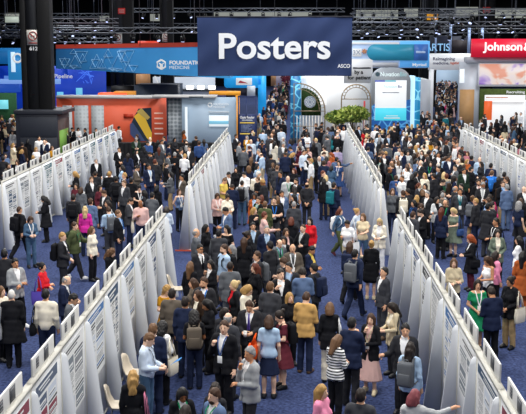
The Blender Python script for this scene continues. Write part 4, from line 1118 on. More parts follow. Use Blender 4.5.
def spot_parts():
    y=MB(); y.box(-.05,-.06,-.1,.05,.06,0); y.box(-.2,-.03,-.45,-.16,.03,-.1); y.box(.16,-.03,-.45,.2,.03,-.1); y.box(-.2,-.03,-.12,.2,.03,-.08)
    h=MB(); n=12
    h.tube([(0,0,-.2),(0,-.02,-.34),(0,-.06,-.62)],[.11,.17,.15],0,12)
    g=MB(); V=[(.13*math.cos(2*PI*k/n),-.062+.0,-.625+.13*math.sin(2*PI*k/n)*.2) for k in range(n)]; g.tube([(0,-.058,-.6),(0,-.065,-.64)],.12,0,12)
    return y.mesh('yoke',[SM]),h.mesh('lamp_head',[SM],True),g.mesh('lens',[glow('c6d2ff',1.6)])
SPM=spot_parts()
def spot(x,Y,z,lab,k,rg):
    t=thing('stage_spotlight',lab,'spotlight',(x,Y,z),rg.uniform(-1,1),'spotlights on the overhead trusses')
    a=link(bpy.data.objects.new('yoke',SPM[0]),t); b=link(bpy.data.objects.new('lamp_head',SPM[1]),t); b.rotation_euler=(rg.uniform(-.5,.5),0,0)
    link(bpy.data.objects.new('lens',SPM[2]),b)
rg=random.Random(11)
TR=((-10,118,17,108,'upper left'),(56,210,27,110,'rear left'),(-10,115,38,112,'rear lower left'),(352,540,12,108,'top right'),(350,470,17,106,'second right'),(345,450,36,104,'rear right'),(-8,118,23,86,'left'),(52,215,33,74,'left middle'),(-10,60,36,98,'far left'),(345,470,22,80,'right'),(430,560,26,90,'far right'),(440,560,15,70,'upper right'),(120,345,12,104,'back centre'),(352,446,31,96,'lower right'),(56,118,42,100,'low left'),(-10,118,30,92,'lower left'),(440,560,33,93,'low right'),(340,450,27,88,'middle right'))
for (x0,x1,y,Y,nm) in TR:
    a,b,z=truss(x0,x1,y,Y,'dark lighting truss hanging at the %s under the ceiling'%nm)
    n=max(3,int((b-a)/1.5))
    for k in range(n):
        x=a+(b-a)*(k+.3+.4*rg.random())/n
        o_='the %s truss'%nm
        spot(x,Y+.18,z,'black spotlight on %s, %s from its left end'%(o_,(ORD+['fourteenth','fifteenth','sixteenth','seventeenth','eighteenth','nineteenth','twentieth'])[min(k,19)]),k,rg)
t=thing('projection_screen','small pale screen hanging at the top left edge','screen',(0,0,0)); slab('screen',5,16.5,18.5,22.5,84,.2,glow('b9c4b8',.6),t); slab('screen_frame',4.5,16,19,23,84.1,.2,paint('202226'),t)
t=thing('yellow_light_box','yellow light box among the spotlights','light box',(0,0,0)); slab('box',427,14,438,20,112,.5,glow('e8a22c',.7),t); slab('box_frame',426.5,13.5,438.5,20.5,112.1,.6,paint('201c16'),t)
t=thing('red_banner_strip','bright red strip sign above the blue ring','sign',(0,0,0)); q=at(150,41,94); MB().tube([(q.x,94.2,q.z),(q.x,94.2,25.9)],.03,0,5).build('hanging_cable',paint('2f3338'),t); slab('strip',138,41,158,48,94,.4,mat('strip_red','d8432f',.5,emit=.35),t); slab('strip_white',172,45.6,200,47.4,95,.3,WL,t)
# ------------------------------------------------------------------ the visitors: where each head stands in the hall, then dress, pose and facing
# x y sex hair:colour top:colour[:shirt[:tie]] bottom:colour pose facing(0 to the camera, 90 right, 180 away) options
CROWD='''
133 370 f wavy:blond coat:black:black trousers:black stand 170 sk=1 bag=strapbag:pink
147 330 m short:light_brown shirt:pale_blue trousers:denim hold 70 sk=1 item=booklet lan=navy
153 323 m short:light_brown suit:navy:white trousers:navy stand 165 sk=1
160 322 f curly:black cardigan:white:white trousers:black hold 150 sk=4 bag=tote:cream
194 310 f curly:black tee:black trousers:navy hold 180 sk=4 bag=backpack:grey_brown
224 320 m short:brown suit:black:white trousers:black strap -28 sk=1 lan=blue bag=shoulderbag:black H=1.9 bs=-1
250 346 m short:grey suit:light_grey:white trousers:charcoal chin -60 sk=3
269 315 f bob:brown tee:light_blue skirt:navy stand 175 sk=1 bag=handbag:orange bs=1
194 383 f long:black cardigan:black:white trousers:black hold 15 sk=4 item=cup lan=green
213 388 m short:brown suit:slate_blue:white trousers:navy stand -55 sk=1 lan=green beard
187 404 f bob:dark cardigan:black:black trousers:black stand 160 sk=3
203 384 f wavy:dark cardigan:charcoal:black trousers:black stand 150 sk=2
282 309 f bun:dark dress:maroon - hold -70 sk=1 bag=backpack:black
301 290 m short:brown suit:tan:white trousers:navy hold 160 sk=1 shoe=brown
336 334 f long:light_brown blouse:white trousers:black hold 140 sk=1 stripes
352 317 m short:black suit:navy:white trousers:charcoal chin 150 sk=2
371 313 f long:brown cardigan:black:blush longskirt:blush chin -25 sk=1 lan=beige shoe=beige
322 384 f long:blond blouse:pink trousers:black stand 60 sk=1
361 388 m short:dark suit:dark_grey:white trousers:charcoal stand 165 sk=2
330 302 f bob:light_brown cardigan:black:silver trousers:cream stand 175 sk=1 bag=strapbag:white
414 323 m short:black suit:charcoal:white trousers:charcoal gesture -15 sk=2
416 342 f wavy:dark blouse:light_blue trousers:black stand 160 sk=2 bag=backpack:grey
428 389 f bob:rose blouse:silver trousers:black point 175 sk=2 mir
410 301 f long:dark cardigan:beige:cream trousers:charcoal hold -60 sk=1 bag=shoulderbag:charcoal
392 267 m short:black suit:dark_grey:white trousers:dark_grey lookup -60 sk=2 shoe=brown
15 258 m short:black suit:light_grey:white trousers:black crossed 35 sk=3 shoe=white
11 289 m buzz:white coat:black:black trousers:black stand 175 sk=1 bag=tote:light_grey
1 286 f long:light_brown blouse:cream trousers:black stand 50 sk=1
42 262 f bun:black blouse:red trousers:black crossed 70 sk=2 bag=tote:purple
64 274 m bald:grey suit:navy:white:navy trousers:navy hold 75 sk=1 beard
53 289 m short:black shirt:cream trousers:navy stand 165 sk=2 bag=shoulderbag:black bs=1
63 292 m short:black suit:grey:white trousers:charcoal phone 70 sk=2 gl
4 249 m short:black suit:charcoal:white trousers:black stand 170 sk=3
158 283 f wavy:blond dress:mustard - hold 20 sk=1 item=paper bot2
173 288 m short:dark suit:grey_brown:white trousers:charcoal stand 165 sk=2 bag=strapbag:black
187 296 m short:dark suit:navy:white trousers:navy stand 165 sk=3
193 261 f long:light_brown cardigan:black:black trousers:black stand 150 sk=1
208 260 f long:black coat:black:white trousers:black chin -50 sk=2
193 278 f long:brown blouse:grey_brown trousers:black stand -80 sk=2
197 290 f wavy:brown cardigan:dark_brown:cream trousers:black stand -60 sk=2
207 298 f long:black blouse:black trousers:black hold -70 sk=3
230 261 m buzz:dark suit:grey:white trousers:grey stand 180 sk=4
234 280 f bun:pale_blond cardigan:black:red trousers:black stand -70 sk=1
252 284 f bob:blond blouse:cream trousers:khaki phone 60 sk=1 gl
255 263 f wavy:auburn coat:black:black trousers:black stand -60 sk=1 bag=shoulderbag:black
232 305 f bob:dark cardigan:charcoal:black trousers:black hold 30 sk=2
242 299 m short:brown suit:charcoal:white:purple trousers:charcoal hold -12 sk=2 item=cup
228 312 m bald:grey suit:dark_grey:white trousers:charcoal stand 150 sk=1
303 267 m short:dark suit:slate_blue:white trousers:navy hold 190 sk=2
314 263 m short:black suit:charcoal:white trousers:charcoal stand -120 sk=2 bag=backpack:navy
289 262 m short:black suit:charcoal:light_blue trousers:charcoal cup -5 sk=2 item=cup lan=slate_blue
276 283 m short:light_brown suit:dark_grey:white trousers:charcoal stand 160 sk=1
282 291 f long:blond cardigan:black:black trousers:black stand 25 sk=1
355 249 m short:black suit:navy:white trousers:navy walk 150 sk=2 bag=backpack:grey
350 241 f long:brown cardigan:navy:black trousers:black walk 160 sk=1 bag=backpack:navy
383 240 f bun:blond coat:black:black skirt:black stand 175 sk=1 shoe=beige
454 258 f long:light_brown blouse:beige trousers:black crossed 15 sk=1
478 279 f long:dark dress:green - clasp 18 sk=2 lan=white
493 286 m short:dark suit:navy:white trousers:black hold -150 sk=3
511 276 f bun:dark cardigan:black:black trousers:khaki clasp -35 sk=3 gl bag=tote:cream
489 255 f wavy:brown tank:white trousers:black hold -50 sk=3
496 251 f long:dark blouse:pink trousers:black stand 120 sk=2
472 234 f curly:red coat:black:white trousers:maroon hold -70 sk=1 item=paper bag=shoulderbag:black
498 229 f bob:dark cardigan:grey_green:cream trousers:charcoal clasp 10 sk=1
523 251 f long:black coat:rust:black trousers:rust stand 165 sk=2
519 236 f long:black blouse:white trousers:navy stand -100 sk=2
19 206 m buzz:brown suit:black:white trousers:black walk 130 sk=2 bag=backpack:black
30 215 f bob:brown shirt:denim jeans:denim hold 15 sk=1 lan=white
45 195 f wavy:black coat:black:black trousers:black hold -100 sk=2
73 194 m short:dark suit:charcoal:white trousers:charcoal stand 170 sk=2 bag=backpack:black
85 206 f wavy:pale_blond blouse:magenta trousers:navy stand 170 sk=1 bag=shoulderbag:tan
92 198 m short:brown suit:slate_blue:white trousers:slate_blue stand 150 sk=2
62 232 m short:blond suit:charcoal:white trousers:charcoal clasp 75 sk=1 bag=backpack:black
78 222 m short:brown hoodie:olive trousers:charcoal walk 65 sk=1 bag=backpack:dark_green shoe=white lan=green
88 226 f long:light_brown blouse:cream trousers:black stand 60 sk=1
109 206 m short:brown shirt:light_blue trousers:dark_grey hold 200 sk=1 bag=backpack:grey
106 200 f bob:dark cardigan:charcoal:black trousers:black stand -60 sk=2 bag=tote:white
129 197 m short:dark suit:dark_grey:white trousers:navy hold 75 sk=2
139 184 f bun:black dress:black - hold 8 sk=1 lan=white
152 192 m short:black suit:grey:white trousers:dark_grey chin 150 sk=2
157 185 f bob:black coat:black:black trousers:black stand 140 sk=3
136 165 m short:black suit:grey_brown:white trousers:charcoal hold 75 sk=2
149 164 m short:black suit:navy:light_blue trousers:navy stand 25 sk=3 lan=white
182 174 m short:black suit:grey_brown:white trousers:black stand -60 sk=3
181 147 m short:dark suit:black:white trousers:black hold 60 sk=2
188 146 m short:dark suit:charcoal:white trousers:charcoal stand -20 sk=1
110 247 f wavy:light_brown coat:black:black trousers:black hold 60 sk=1
196 228 m bald:grey shirt:grey trousers:charcoal stand 100 sk=2
206 224 f long:black coat:black:black trousers:black stand 60 sk=3
217 192 f long:brown blouse:blush trousers:black hold 15 sk=2 lan=white shoe=white
227 193 f bun:dark blouse:cream trousers:black hold 20 sk=2
227 206 m short:black suit:slate_blue:white trousers:black hold -60 sk=3 item=paper
200 244 m short:black suit:charcoal:white:black trousers:charcoal stand 30 sk=3 gl
224 244 m short:brown shirt:light_blue trousers:navy stand -60 sk=1 bag=backpack:black beard
244 237 f long:brown coat:black:black trousers:black stand 175 sk=2
247 231 f bun:dark cardigan:black:black trousers:black stand 120 sk=3
253 222 m short:black suit:charcoal:light_blue trousers:navy stand 10 sk=2
267 225 m buzz:grey suit:navy:light_blue trousers:navy stand 8 sk=1
276 196 f long:light_brown cardigan:black:black trousers:black stand 175 sk=1
265 201 m short:light_brown suit:olive:white trousers:khaki stand 165 sk=1
295 217 f bob:auburn coat:black:black trousers:black stand 170 sk=1
306 217 f long:black blouse:red trousers:black stand -20 sk=1
302 224 m buzz:brown suit:black:silver trousers:black both -50 sk=1
287 228 f long:brown cardigan:black:blush trousers:black stand 20 sk=2
284 236 f long:black cardigan:black:white trousers:black stand -15 sk=2
295 243 m bald:grey suit:grey_brown:light_grey:charcoal trousers:charcoal clasp 5 sk=2 lan=white
308 245 f short:black cardigan:navy:yellow trousers:black hold 60 sk=3
270 241 m short:black suit:charcoal:white trousers:charcoal stand -130 sk=3
257 251 m short:brown suit:charcoal:white trousers:charcoal stand -70 sk=2 bag=backpack:grey
340 208 f bob:auburn shirt:denim trousers:olive walk 60 sk=1 bag=backpack:white shoe=maroon
357 208 f bun:blond blouse:pale_blue skirt:charcoal walk 60 sk=1 bag=tote:white shoe=beige
348 219 f short:black tee:white trousers:beige phone -30 sk=3 bag=tote:white
363 213 f long:light_brown tee:beige jeans:denim walk -20 sk=1
380 217 f long:pale_blond cardigan:cream:white trousers:white hold -15 sk=1 shoe=beige
422 208 m short:dark suit:black:white trousers:black hold -60 sk=1 beard
413 211 m short:brown suit:dark_grey:white trousers:dark_grey stand 140 sk=1
444 207 f long:auburn cardigan:navy:black trousers:black stand 160 sk=1
452 207 f bob:pale_blond dress:grey_green - hold -40 sk=1 bag=shoulderbag:blue
417 195 f wavy:blond coat:black:black trousers:black stand 150 sk=1
439 192 m buzz:grey suit:grey_brown:white trousers:charcoal stand 175 sk=1
431 191 m short:grey suit:charcoal:white trousers:black stand -40 sk=1
460 188 m short:black suit:dark_grey:white:teal trousers:dark_grey behind 8 sk=3 lan=teal
479 179 m short:dark suit:black:blush trousers:black clasp 5 sk=2 lan=white beard
505 163 m short:black suit:navy:white trousers:navy stand 160 sk=2
519 172 m short:black suit:charcoal:white trousers:black stand 170 sk=3
507 184 m short:grey suit:slate_blue:white trousers:slate_blue stand -150 sk=1
524 186 m bald:grey suit:charcoal:white trousers:black stand 30 sk=1
492 170 m short:light_brown shirt:bright_blue trousers:black stand 160 sk=1 bag=backpack:bright_blue
485 157 m bald:brown shirt:light_blue trousers:navy stand 5 sk=1
490 194 f long:dark coat:black:silver trousers:black stand 160 sk=2 bag=shoulderbag:hot_pink
500 176 f long:black coat:black:black trousers:black stand 170 sk=3
464 168 m short:black suit:dark_green:white trousers:black stand 30 sk=3
521 198 f bob:brown blouse:black longskirt:charcoal stand 175 sk=1
36 147 f wavy:blond tee:white trousers:black stand 30 sk=1
39 136 m short:dark shirt:white trousers:charcoal stand 20 sk=2
46 138 m short:dark shirt:white trousers:black hold -40 sk=2
28 139 f bob:black coat:black:black trousers:black stand 150 sk=3
22 142 m short:dark suit:dark_brown:white trousers:black stand 165 sk=2
13 143 f wavy:blond coat:beige:white trousers:black stand 60 sk=1
3 156 m short:black suit:charcoal:white trousers:black stand 160 sk=3
52 146 f bob:light_brown blouse:mustard trousers:black stand 40 sk=1
8 163 f long:dark coat:grey_brown:black trousers:black stand 30 sk=2
17 160 f wavy:brown cardigan:black:white trousers:black stand -20 sk=2
66 129 m short:black suit:black:white trousers:black stand 90 sk=3
73 127 m short:black suit:black:white trousers:black hold -60 sk=3
78 127 f long:dark blouse:white trousers:black hold 10 sk=2
85 128 m short:black suit:charcoal:white trousers:black stand -90 sk=3
96 128 m short:dark suit:dark_green:white trousers:black stand 30 sk=2
92 158 m short:grey suit:black:white trousers:black stand 15 sk=1 gl
95 171 m buzz:dark suit:charcoal:white trousers:black stand 175 sk=3
76 171 f curly:blond coat:black:black trousers:black hold -80 sk=1
109 170 f long:brown blouse:white trousers:black hold 40 sk=1
116 176 m short:black suit:charcoal:white trousers:charcoal stand 175 sk=3 bag=backpack:black
122 165 f long:dark blouse:light_blue trousers:navy stand -100 sk=1
119 147 m short:dark suit:black:white trousers:black clasp 15 sk=2
128 153 f long:dark coat:navy:black trousers:black stand 160 sk=2
76 183 f long:dark blouse:maroon trousers:black stand -20 sk=2
81 187 f bob:brown hoodie:grey trousers:black stand 150 sk=2
105 189 m short:brown suit:charcoal:white trousers:black hold -50 sk=2
100 185 f long:dark blouse:maroon trousers:black stand 30 sk=2
124 180 m short:light_brown suit:dark_grey:white trousers:charcoal stand -40 sk=1
131 177 m short:black suit:black:white trousers:black stand 165 sk=3
136 137 m short:grey suit:dark_green:light_grey trousers:dark_brown hold 5 sk=1 item=paper lan=white beard
150 137 m buzz:white suit:black:white trousers:black stand -10 sk=1
164 136 m short:black suit:navy:white trousers:navy stand -60 sk=2
158 140 f long:black coat:black:black trousers:black stand 165 sk=3
159 147 f long:auburn suit:dark_grey:white trousers:charcoal stand 175 sk=1
119 126 m short:black shirt:white trousers:charcoal stand 120 sk=3
184 130 f long:brown blouse:rust trousers:black stand 100 sk=2
189 126 m short:black suit:charcoal:white trousers:black hold -60 sk=3
201 124 f long:blond blouse:black trousers:black stand 150 sk=1
208 125 f long:dark blouse:silver trousers:black stand -70 sk=2
221 120 f bun:brown blouse:beige trousers:beige hold -30 sk=2
222 177 m short:light_brown tee:yellow trousers:khaki hold 60 sk=2
228 171 m short:black suit:black:white trousers:black hold 30 sk=2 gl
236 167 f long:black coat:black:black trousers:black stand -10 sk=2
245 171 m short:black shirt:white trousers:navy hold -40 sk=1
242 180 m buzz:dark shirt:light_grey jeans:denim stand 165 sk=2 bag=backpack:black
258 176 m buzz:light_brown suit:black:white trousers:khaki stand -120 sk=1
251 157 f long:light_brown blouse:black skirt:rose stand 175 sk=1
262 152 m bald:brown shirt:light_blue trousers:beige phone -110 sk=1 bag=backpack:charcoal
266 195 f bob:auburn blouse:rust trousers:black stand 160 sk=1
271 154 m short:black suit:charcoal:white trousers:black stand 160 sk=3
277 165 m buzz:light_brown suit:dark_grey:white trousers:dark_grey stand 178 sk=1
286 148 m short:dark suit:dark_grey:white trousers:dark_grey stand 175 sk=2
294 152 f wavy:blond tee:black trousers:black hold 100 sk=1
302 150 m short:brown shirt:pale_blue trousers:navy stand 40 sk=2
310 155 m short:black vest:black:white trousers:navy hold 50 sk=3
317 155 m bald:white suit:black:silver trousers:black hold 20 sk=1
324 151 m short:brown suit:slate_blue:white trousers:grey hold 80 sk=1
331 152 f long:red blouse:rust trousers:black hold -60 sk=1
294 168 f bob:auburn cardigan:black:black trousers:black stand -40 sk=1
296 178 m short:dark suit:black:white trousers:black stand -30 sk=2 beard
307 182 m bald:dark suit:charcoal:white trousers:charcoal behind 178 sk=2
326 175 f bob:pale_blond blouse:silver trousers:khaki stand 170 sk=1
334 182 m short:dark hoodie:navy trousers:navy stand 140 sk=2 bag=backpack:teal
281 191 m short:dark suit:slate_blue:white trousers:charcoal stand 20 sk=3
275 197 f bob:blond coat:black:black trousers:black stand 165 sk=1
290 194 f long:black blouse:black trousers:black stand -60 sk=2
294 201 m buzz:grey suit:dark_grey:white trousers:charcoal stand 170 sk=2
307 133 f curly:dark blouse:white trousers:black hold 10 sk=3
319 127 m short:black suit:navy:white trousers:navy stand 175 sk=2
316 123 m short:brown shirt:white trousers:black stand -80 sk=2
338 130 m bald:grey shirt:slate_blue trousers:navy stand -70 sk=1
333 135 f bob:black blouse:teal trousers:black stand 160 sk=2
341 147 m buzz:grey shirt:lavender trousers:grey stand 165 sk=1
342 157 m short:black suit:slate_blue:white trousers:grey_brown point 170 sk=3 mir
327 130 m buzz:grey suit:grey:white trousers:charcoal stand 150 sk=1
332 126 f long:black coat:black:black trousers:black stand -100 sk=2
335 118 m short:brown tee:cream trousers:navy both 60 sk=2
328 113 m short:black suit:charcoal:white trousers:black stand 120 sk=3
343 121 m short:dark suit:navy:white trousers:navy stand 170 sk=2
300 139 f bob:light_brown blouse:rust trousers:black stand 60 sk=1
299 146 f bob:brown coat:maroon:black trousers:black stand -60 sk=2
308 147 f bob:light_brown blouse:blush trousers:black stand 20 sk=2
314 142 f long:dark coat:black:black trousers:black stand 160 sk=2
251 139 m bald:brown shirt:pale_blue trousers:grey stand 8 sk=1
262 139 f bob:dark dress:navy - hold 12 sk=2
272 139 f bob:brown blouse:white skirt:charcoal hold 60 sk=1
236 134 m short:black suit:charcoal:white trousers:black stand 60 sk=3
239 141 m short:dark shirt:light_grey trousers:charcoal stand 100 sk=2
384 153 m short:brown suit:black:white trousers:black stand 20 sk=2
391 160 m bald:brown suit:charcoal:white:charcoal trousers:charcoal hold 30 sk=2
397 155 m bald:brown suit:dark_grey:white trousers:dark_grey stand -20 sk=2
402 150 m short:dark suit:navy:white trousers:navy stand -40 sk=2
396 175 m short:brown suit:blue:white trousers:blue stand 165 sk=1
407 166 f long:brown blouse:white trousers:black chin -60 sk=1
413 174 f bob:black coat:black:black trousers:black stand 170 sk=3
418 152 f wavy:light_brown coat:black:black trousers:black stand 60 sk=1
421 160 m bald:white suit:charcoal:white:navy trousers:charcoal stand -60 sk=1
424 173 f wavy:blond blouse:cream trousers:black stand -30 sk=1
430 154 f bun:light_brown tee:blush trousers:black stand 80 sk=1
438 152 m short:black suit:charcoal:white trousers:black stand 10 sk=3
444 172 f wavy:pale_blond coat:black:black trousers:black stand 170 sk=1
434 173 m short:black suit:charcoal:white trousers:black stand -120 sk=3
425 183 f long:black coat:black:white trousers:black stand -20 sk=2
449 156 m short:black suit:navy:white trousers:navy stand 20 sk=3
446 141 f long:brown cardigan:light_grey:white trousers:black hold 5 sk=2
463 142 m short:brown shirt:blush trousers:charcoal stand 40 sk=2
470 146 m short:black tee:maroon trousers:black stand 20 sk=4
475 151 f long:brown blouse:rose trousers:black stand -30 sk=2
440 136 m short:black suit:black:white trousers:black stand 60 sk=3
434 121 f bob:red blouse:red trousers:black stand 150 sk=1
445 115 m short:dark suit:teal:white trousers:navy stand 175 sk=2
418 130 m short:black suit:black:white:red trousers:black stand 20 sk=3
468 159 f wavy:blond blouse:rust trousers:black stand 40 sk=1
457 153 m short:dark suit:grey:white trousers:charcoal stand -50 sk=2
450 153 m short:dark suit:dark_grey:white trousers:black stand 120 sk=2
378 117 m short:dark shirt:light_grey trousers:navy stand -60 sk=2
375 127 m buzz:grey shirt:white trousers:khaki stand 165 sk=1
384 128 f bob:black coat:black:black trousers:black stand -60 sk=3
390 126 f long:light_brown coat:tan:white trousers:black stand 40 sk=1
394 122 m short:black suit:charcoal:white trousers:black stand 20 sk=3
404 132 f bob:white cardigan:slate_blue:white trousers:charcoal stand -40 sk=1
387 134 f bob:dark blouse:white trousers:black stand 160 sk=2
366 138 m bald:brown suit:rose:white trousers:charcoal stand -60 sk=1
370 138 m short:dark suit:navy:white trousers:navy stand 150 sk=2
410 136 m short:black suit:charcoal:white trousers:black stand -60 sk=2
412 124 f wavy:pale_blond coat:navy:white trousers:black stand 160 sk=1
383 144 f bob:brown coat:grey_brown:black trousers:black stand 160 sk=1
398 142 m short:black suit:navy:white trousers:navy stand 170 sk=2
473 106 m short:black shirt:slate_blue trousers:black stand 60 sk=3
491 107 f wavy:light_brown coat:tan:white trousers:black stand 150 sk=1
499 109 f wavy:blond coat:tan:white trousers:black stand 30 sk=1
507 108 f long:blond blouse:blush trousers:black stand 40 sk=1
511 107 f long:black blouse:hot_pink trousers:black stand 170 sk=3
516 112 f bob:brown cardigan:grey_brown:white trousers:black stand -60 sk=1
497 119 f curly:brown coat:black:white trousers:black stand 150 sk=1
505 121 f bob:brown coat:black:white trousers:black stand 150 sk=2
485 114 m short:black suit:slate_blue:white trousers:black stand 60 sk=2
491 122 f long:auburn blouse:black trousers:black stand -60 sk=1
515 123 m short:black suit:charcoal:white trousers:black stand 150 sk=3
521 123 f long:dark coat:black:silver trousers:black stand 40 sk=2
521 112 m buzz:grey shirt:white trousers:navy stand -60 sk=1
481 119 f bob:light_brown blouse:white trousers:black stand -60 sk=1
'''
HEIGHT={'m':1.81,'f':1.705}
prng=random.Random(21)
people=[]
def put(d): people.append(d); return d
for ln in CROWD.strip().splitlines():
    p=ln.split(); 
    if p[6]=='-' : pass
    x,y,sex=float(p[0]),float(p[1]),p[2]
    hs,hc=p[3].split(':'); tp=p[4].split(':'); 
    if p[5]=='-': bot,botc=None,None
    else: bot,botc=p[5].split(':')
    pose,yaw=p[6],float(p[7]); o=dict(q.split('=') if '=' in q else (q,'1') for q in p[8:])
    Hh=float(o['H']) if 'H' in o else HEIGHT[sex]*(1+prng.uniform(-.02,.025))
    g=on_z(x,y,Hh)
    # facing is given relative to the line of sight
    los=math.degrees(math.atan2(g.x,g.y))
    put(dict(sex=sex,hair=hs,hairc=hc,top=tp[0],topc=tp[1],shirtc=tp[2] if len(tp)>2 else None,tiec=tp[3] if len(tp)>3 else None,
        bot=bot,botc=botc,pose=pose,yaw=yaw-los,skin=int(o.get('sk',1)),x=g.x,y=g.y,H=Hh,scale=Hh/1.765,lan=o.get('lan'),
        glasses='gl' in o,beard='beard' in o,bag=o.get('bag'),item=o.get('item'),shoec=o.get('shoe'),stripes='stripes' in o,bs=int(o.get('bs',0)),fixed=True,face=yaw))
# the rest of the crowd, filling the aisles as densely as the photograph shows
def rnd_person(x,y,bright=0):
    sex='m' if prng.random()<.55 else 'f'
    hc=prng.choices(['black','dark','brown','light_brown','auburn','blond','grey','pale_blond','white'],[26,20,18,9,5,8,8,3,3])[0]
    hs=prng.choices(['short','buzz','bald'],[70,14,16])[0] if sex=='m' else prng.choices(['long','wavy','bob','bun','pony','curly'],[30,18,24,12,8,8])[0]
    if hs=='bald': hc=prng.choice(['grey','brown','white','dark'])
    dark=['black','black','black','charcoal','charcoal','charcoal','navy','navy','dark_grey','grey']
    light=['white','white','light_blue','silver','cream','pale_blue','beige','blush','slate_blue','blue']
    pop=['red','maroon','teal','rust','olive','mustard','purple','green','rose','hot_pink','denim']
    r=prng.random()
    if sex=='m':
        top=prng.choices(['suit','coat','shirt','hoodie','tee'],[62,6,22,5,5])[0]
        c=prng.choice(dark) if top in('suit','coat','hoodie') else prng.choice(light+dark[:4])
    else:
        top=prng.choices(['suit','cardigan','blouse','coat','tee','dress','tank'],[18,24,26,14,9,7,2])[0]
        c=prng.choice(dark) if r<.68 else prng.choice(light) if r<.88 else prng.choice(pop)
    bot='trousers'; bc=prng.choice(['black','black','charcoal','navy','navy','dark_grey','khaki'])
    if sex=='f' and prng.random()<.12: bot='skirt'
    if top=='dress': bot=None;bc=None
    Hh=HEIGHT[sex]*(1+prng.uniform(-.035,.04))
    pose=prng.choices(['stand','stand2','crossed','phone','hold','pocket','clasp','gesture','behind','cup','strap','carry'],[20,20,8,8,10,8,9,5,3,5,3,3])[0]
    bag=None
    if prng.random()<.2: bag=prng.choice(['backpack','shoulderbag','tote'])+':'+prng.choice(['black','black','grey','navy','cream','dark_brown'])
    return dict(sex=sex,hair=hs,hairc=hc,top=top,topc=c,shirtc=prng.choice(['white','white','light_blue','silver','black']),tiec=prng.choice(['navy','maroon']) if top=='suit' and sex=='m' and prng.random()<.2 else None,
        bot=bot,botc=bc,pose=pose,yaw=prng.choice([0,30,-30,60,-60,90,-90,120,-120,150,180,180,170,-160])+prng.uniform(-15,15),skin=prng.choices([1,2,3,4,5],[38,28,18,11,5])[0],
        x=x,y=y,H=Hh,scale=Hh/1.765,lan=prng.choice([None,None,'bright_blue','green','white']),glasses=False,beard=sex=='m' and prng.random()<.2,bag=bag,item=None,shoec=None,stripes=False,fixed=False,face=None)
OCC=[(-17,59.5,-13.5,66),(-13,62,-3.4,200),(-3.6,65.6,-2.4,66.6),(-.7,69.5,.9,71.5),(.2,72.4,5,76),(5,72.5,9.3,77.5),(8.5,87,11.2,95),(-14.5,65,-3.6,70),(11.5,84,40,90),(2,68.3,3.6,70.2),(3.2,70,4.9,72)]
def blocked(x,y,m=.5):
    for k,rx in ROWX.items():
        y0,y1={'A':(34.5,56.9),'C':(34.5,55),'D':(34,58.2),'F':(34.5,58.7),'B':(11,28.5),'E':(11,28.5)}[k]
        if abs(x-rx)<m and y0-.1<y<y1+.1: return True
    for a,b,c,d in OCC:
        if a-.3<x<c+.3 and b-.3<y<d+.3: return True
    return (abs(x+8.9)<.9 and abs(y-43.6)<.6)
def free(x,y,dm): return not blocked(x,y) and all((q['x']-x)**2+(q['y']-y)**2>dm*dm for q in people)
def fill(n,x0,x1,y0,y1,dm):
    k=0;tr=0
    while k<n and tr<n*40:
        tr+=1; x=prng.uniform(x0,x1); y=prng.uniform(y0,y1)
        if free(x,y,dm): put(rnd_person(x,y)); k+=1
def fillpx(n,p0,p1,Y0,Y1,dm,po=1.0):
    k=0;tr=0
    while k<n and tr<n*30:
        tr+=1; Y=Y0+(Y1-Y0)*prng.random()**po; q=at(prng.uniform(p0,p1),130,Y)
        if free(q.x,Y,dm): put(rnd_person(q.x,Y)); k+=1
fill(20,-9,-5.2,41,57,.62); fill(5,-5.8,-4.4,32,40,.9)
fill(34,-3.0,2.1,35,58,.58); fill(9,-2.6,.2,22,34,.62)
fill(78,3.5,8.7,33.5,59,.55); fill(6,5.5,9,27,33,.9)
fill(40,10.1,17,45,62,.58); fill(34,10.3,20,62,80,.62)
fill(20,-17,-10.9,42,58,.6)
fillpx(22,-4,17,64,78,.7); fillpx(6,60,112,64.5,67,.6); fillpx(8,120,235,58,62,.8)
fillpx(50,243,286,60,112,.62,1.3)
fillpx(14,296,345,60,71,.6)
fillpx(30,350,412,59,72,.6)
fillpx(30,416,455,59,71.5,.62); fillpx(18,422,455,71.5,85,.62); fillpx(45,435.5,455,85,122,.62)
fillpx(8,180,235,64.5,65.8,.6)
fillpx(55,434.5,455,97,156,.62); fillpx(40,267.5,287,97,150,.62)
for p in people: p['x0'],p['y0']=p['x'],p['y']
# keep every visitor clear of the boards and of each other
for it in range(60):
    for i,a in enumerate(people):
        for b in people[i+1:]:
            dx,dy=b['x']-a['x'],b['y']-a['y']
            if abs(dx)>.6 or abs(dy)>.6: continue
            d=math.hypot(dx,dy) or .01
            if d<.58:
                k=(.58-d)/2*.6; a['x']-=dx/d*k; a['y']-=dy/d*k; b['x']+=dx/d*k; b['y']+=dy/d*k
    for a in people:
        for k,rx in ROWX.items():
            y0,y1={'A':(34.5,56.9),'C':(34.5,55),'D':(34,58.2),'F':(34.5,58.7),'B':(11,28.5),'E':(11,28.5)}[k]
            m_=.95 if a['pose']=='point' else .74
            if abs(a['x']-rx)<m_ and y0-.3<a['y']<y1+.3: a['x']=rx+(m_ if a['x']>rx else -m_)

people.sort(key=lambda d:d['y'])
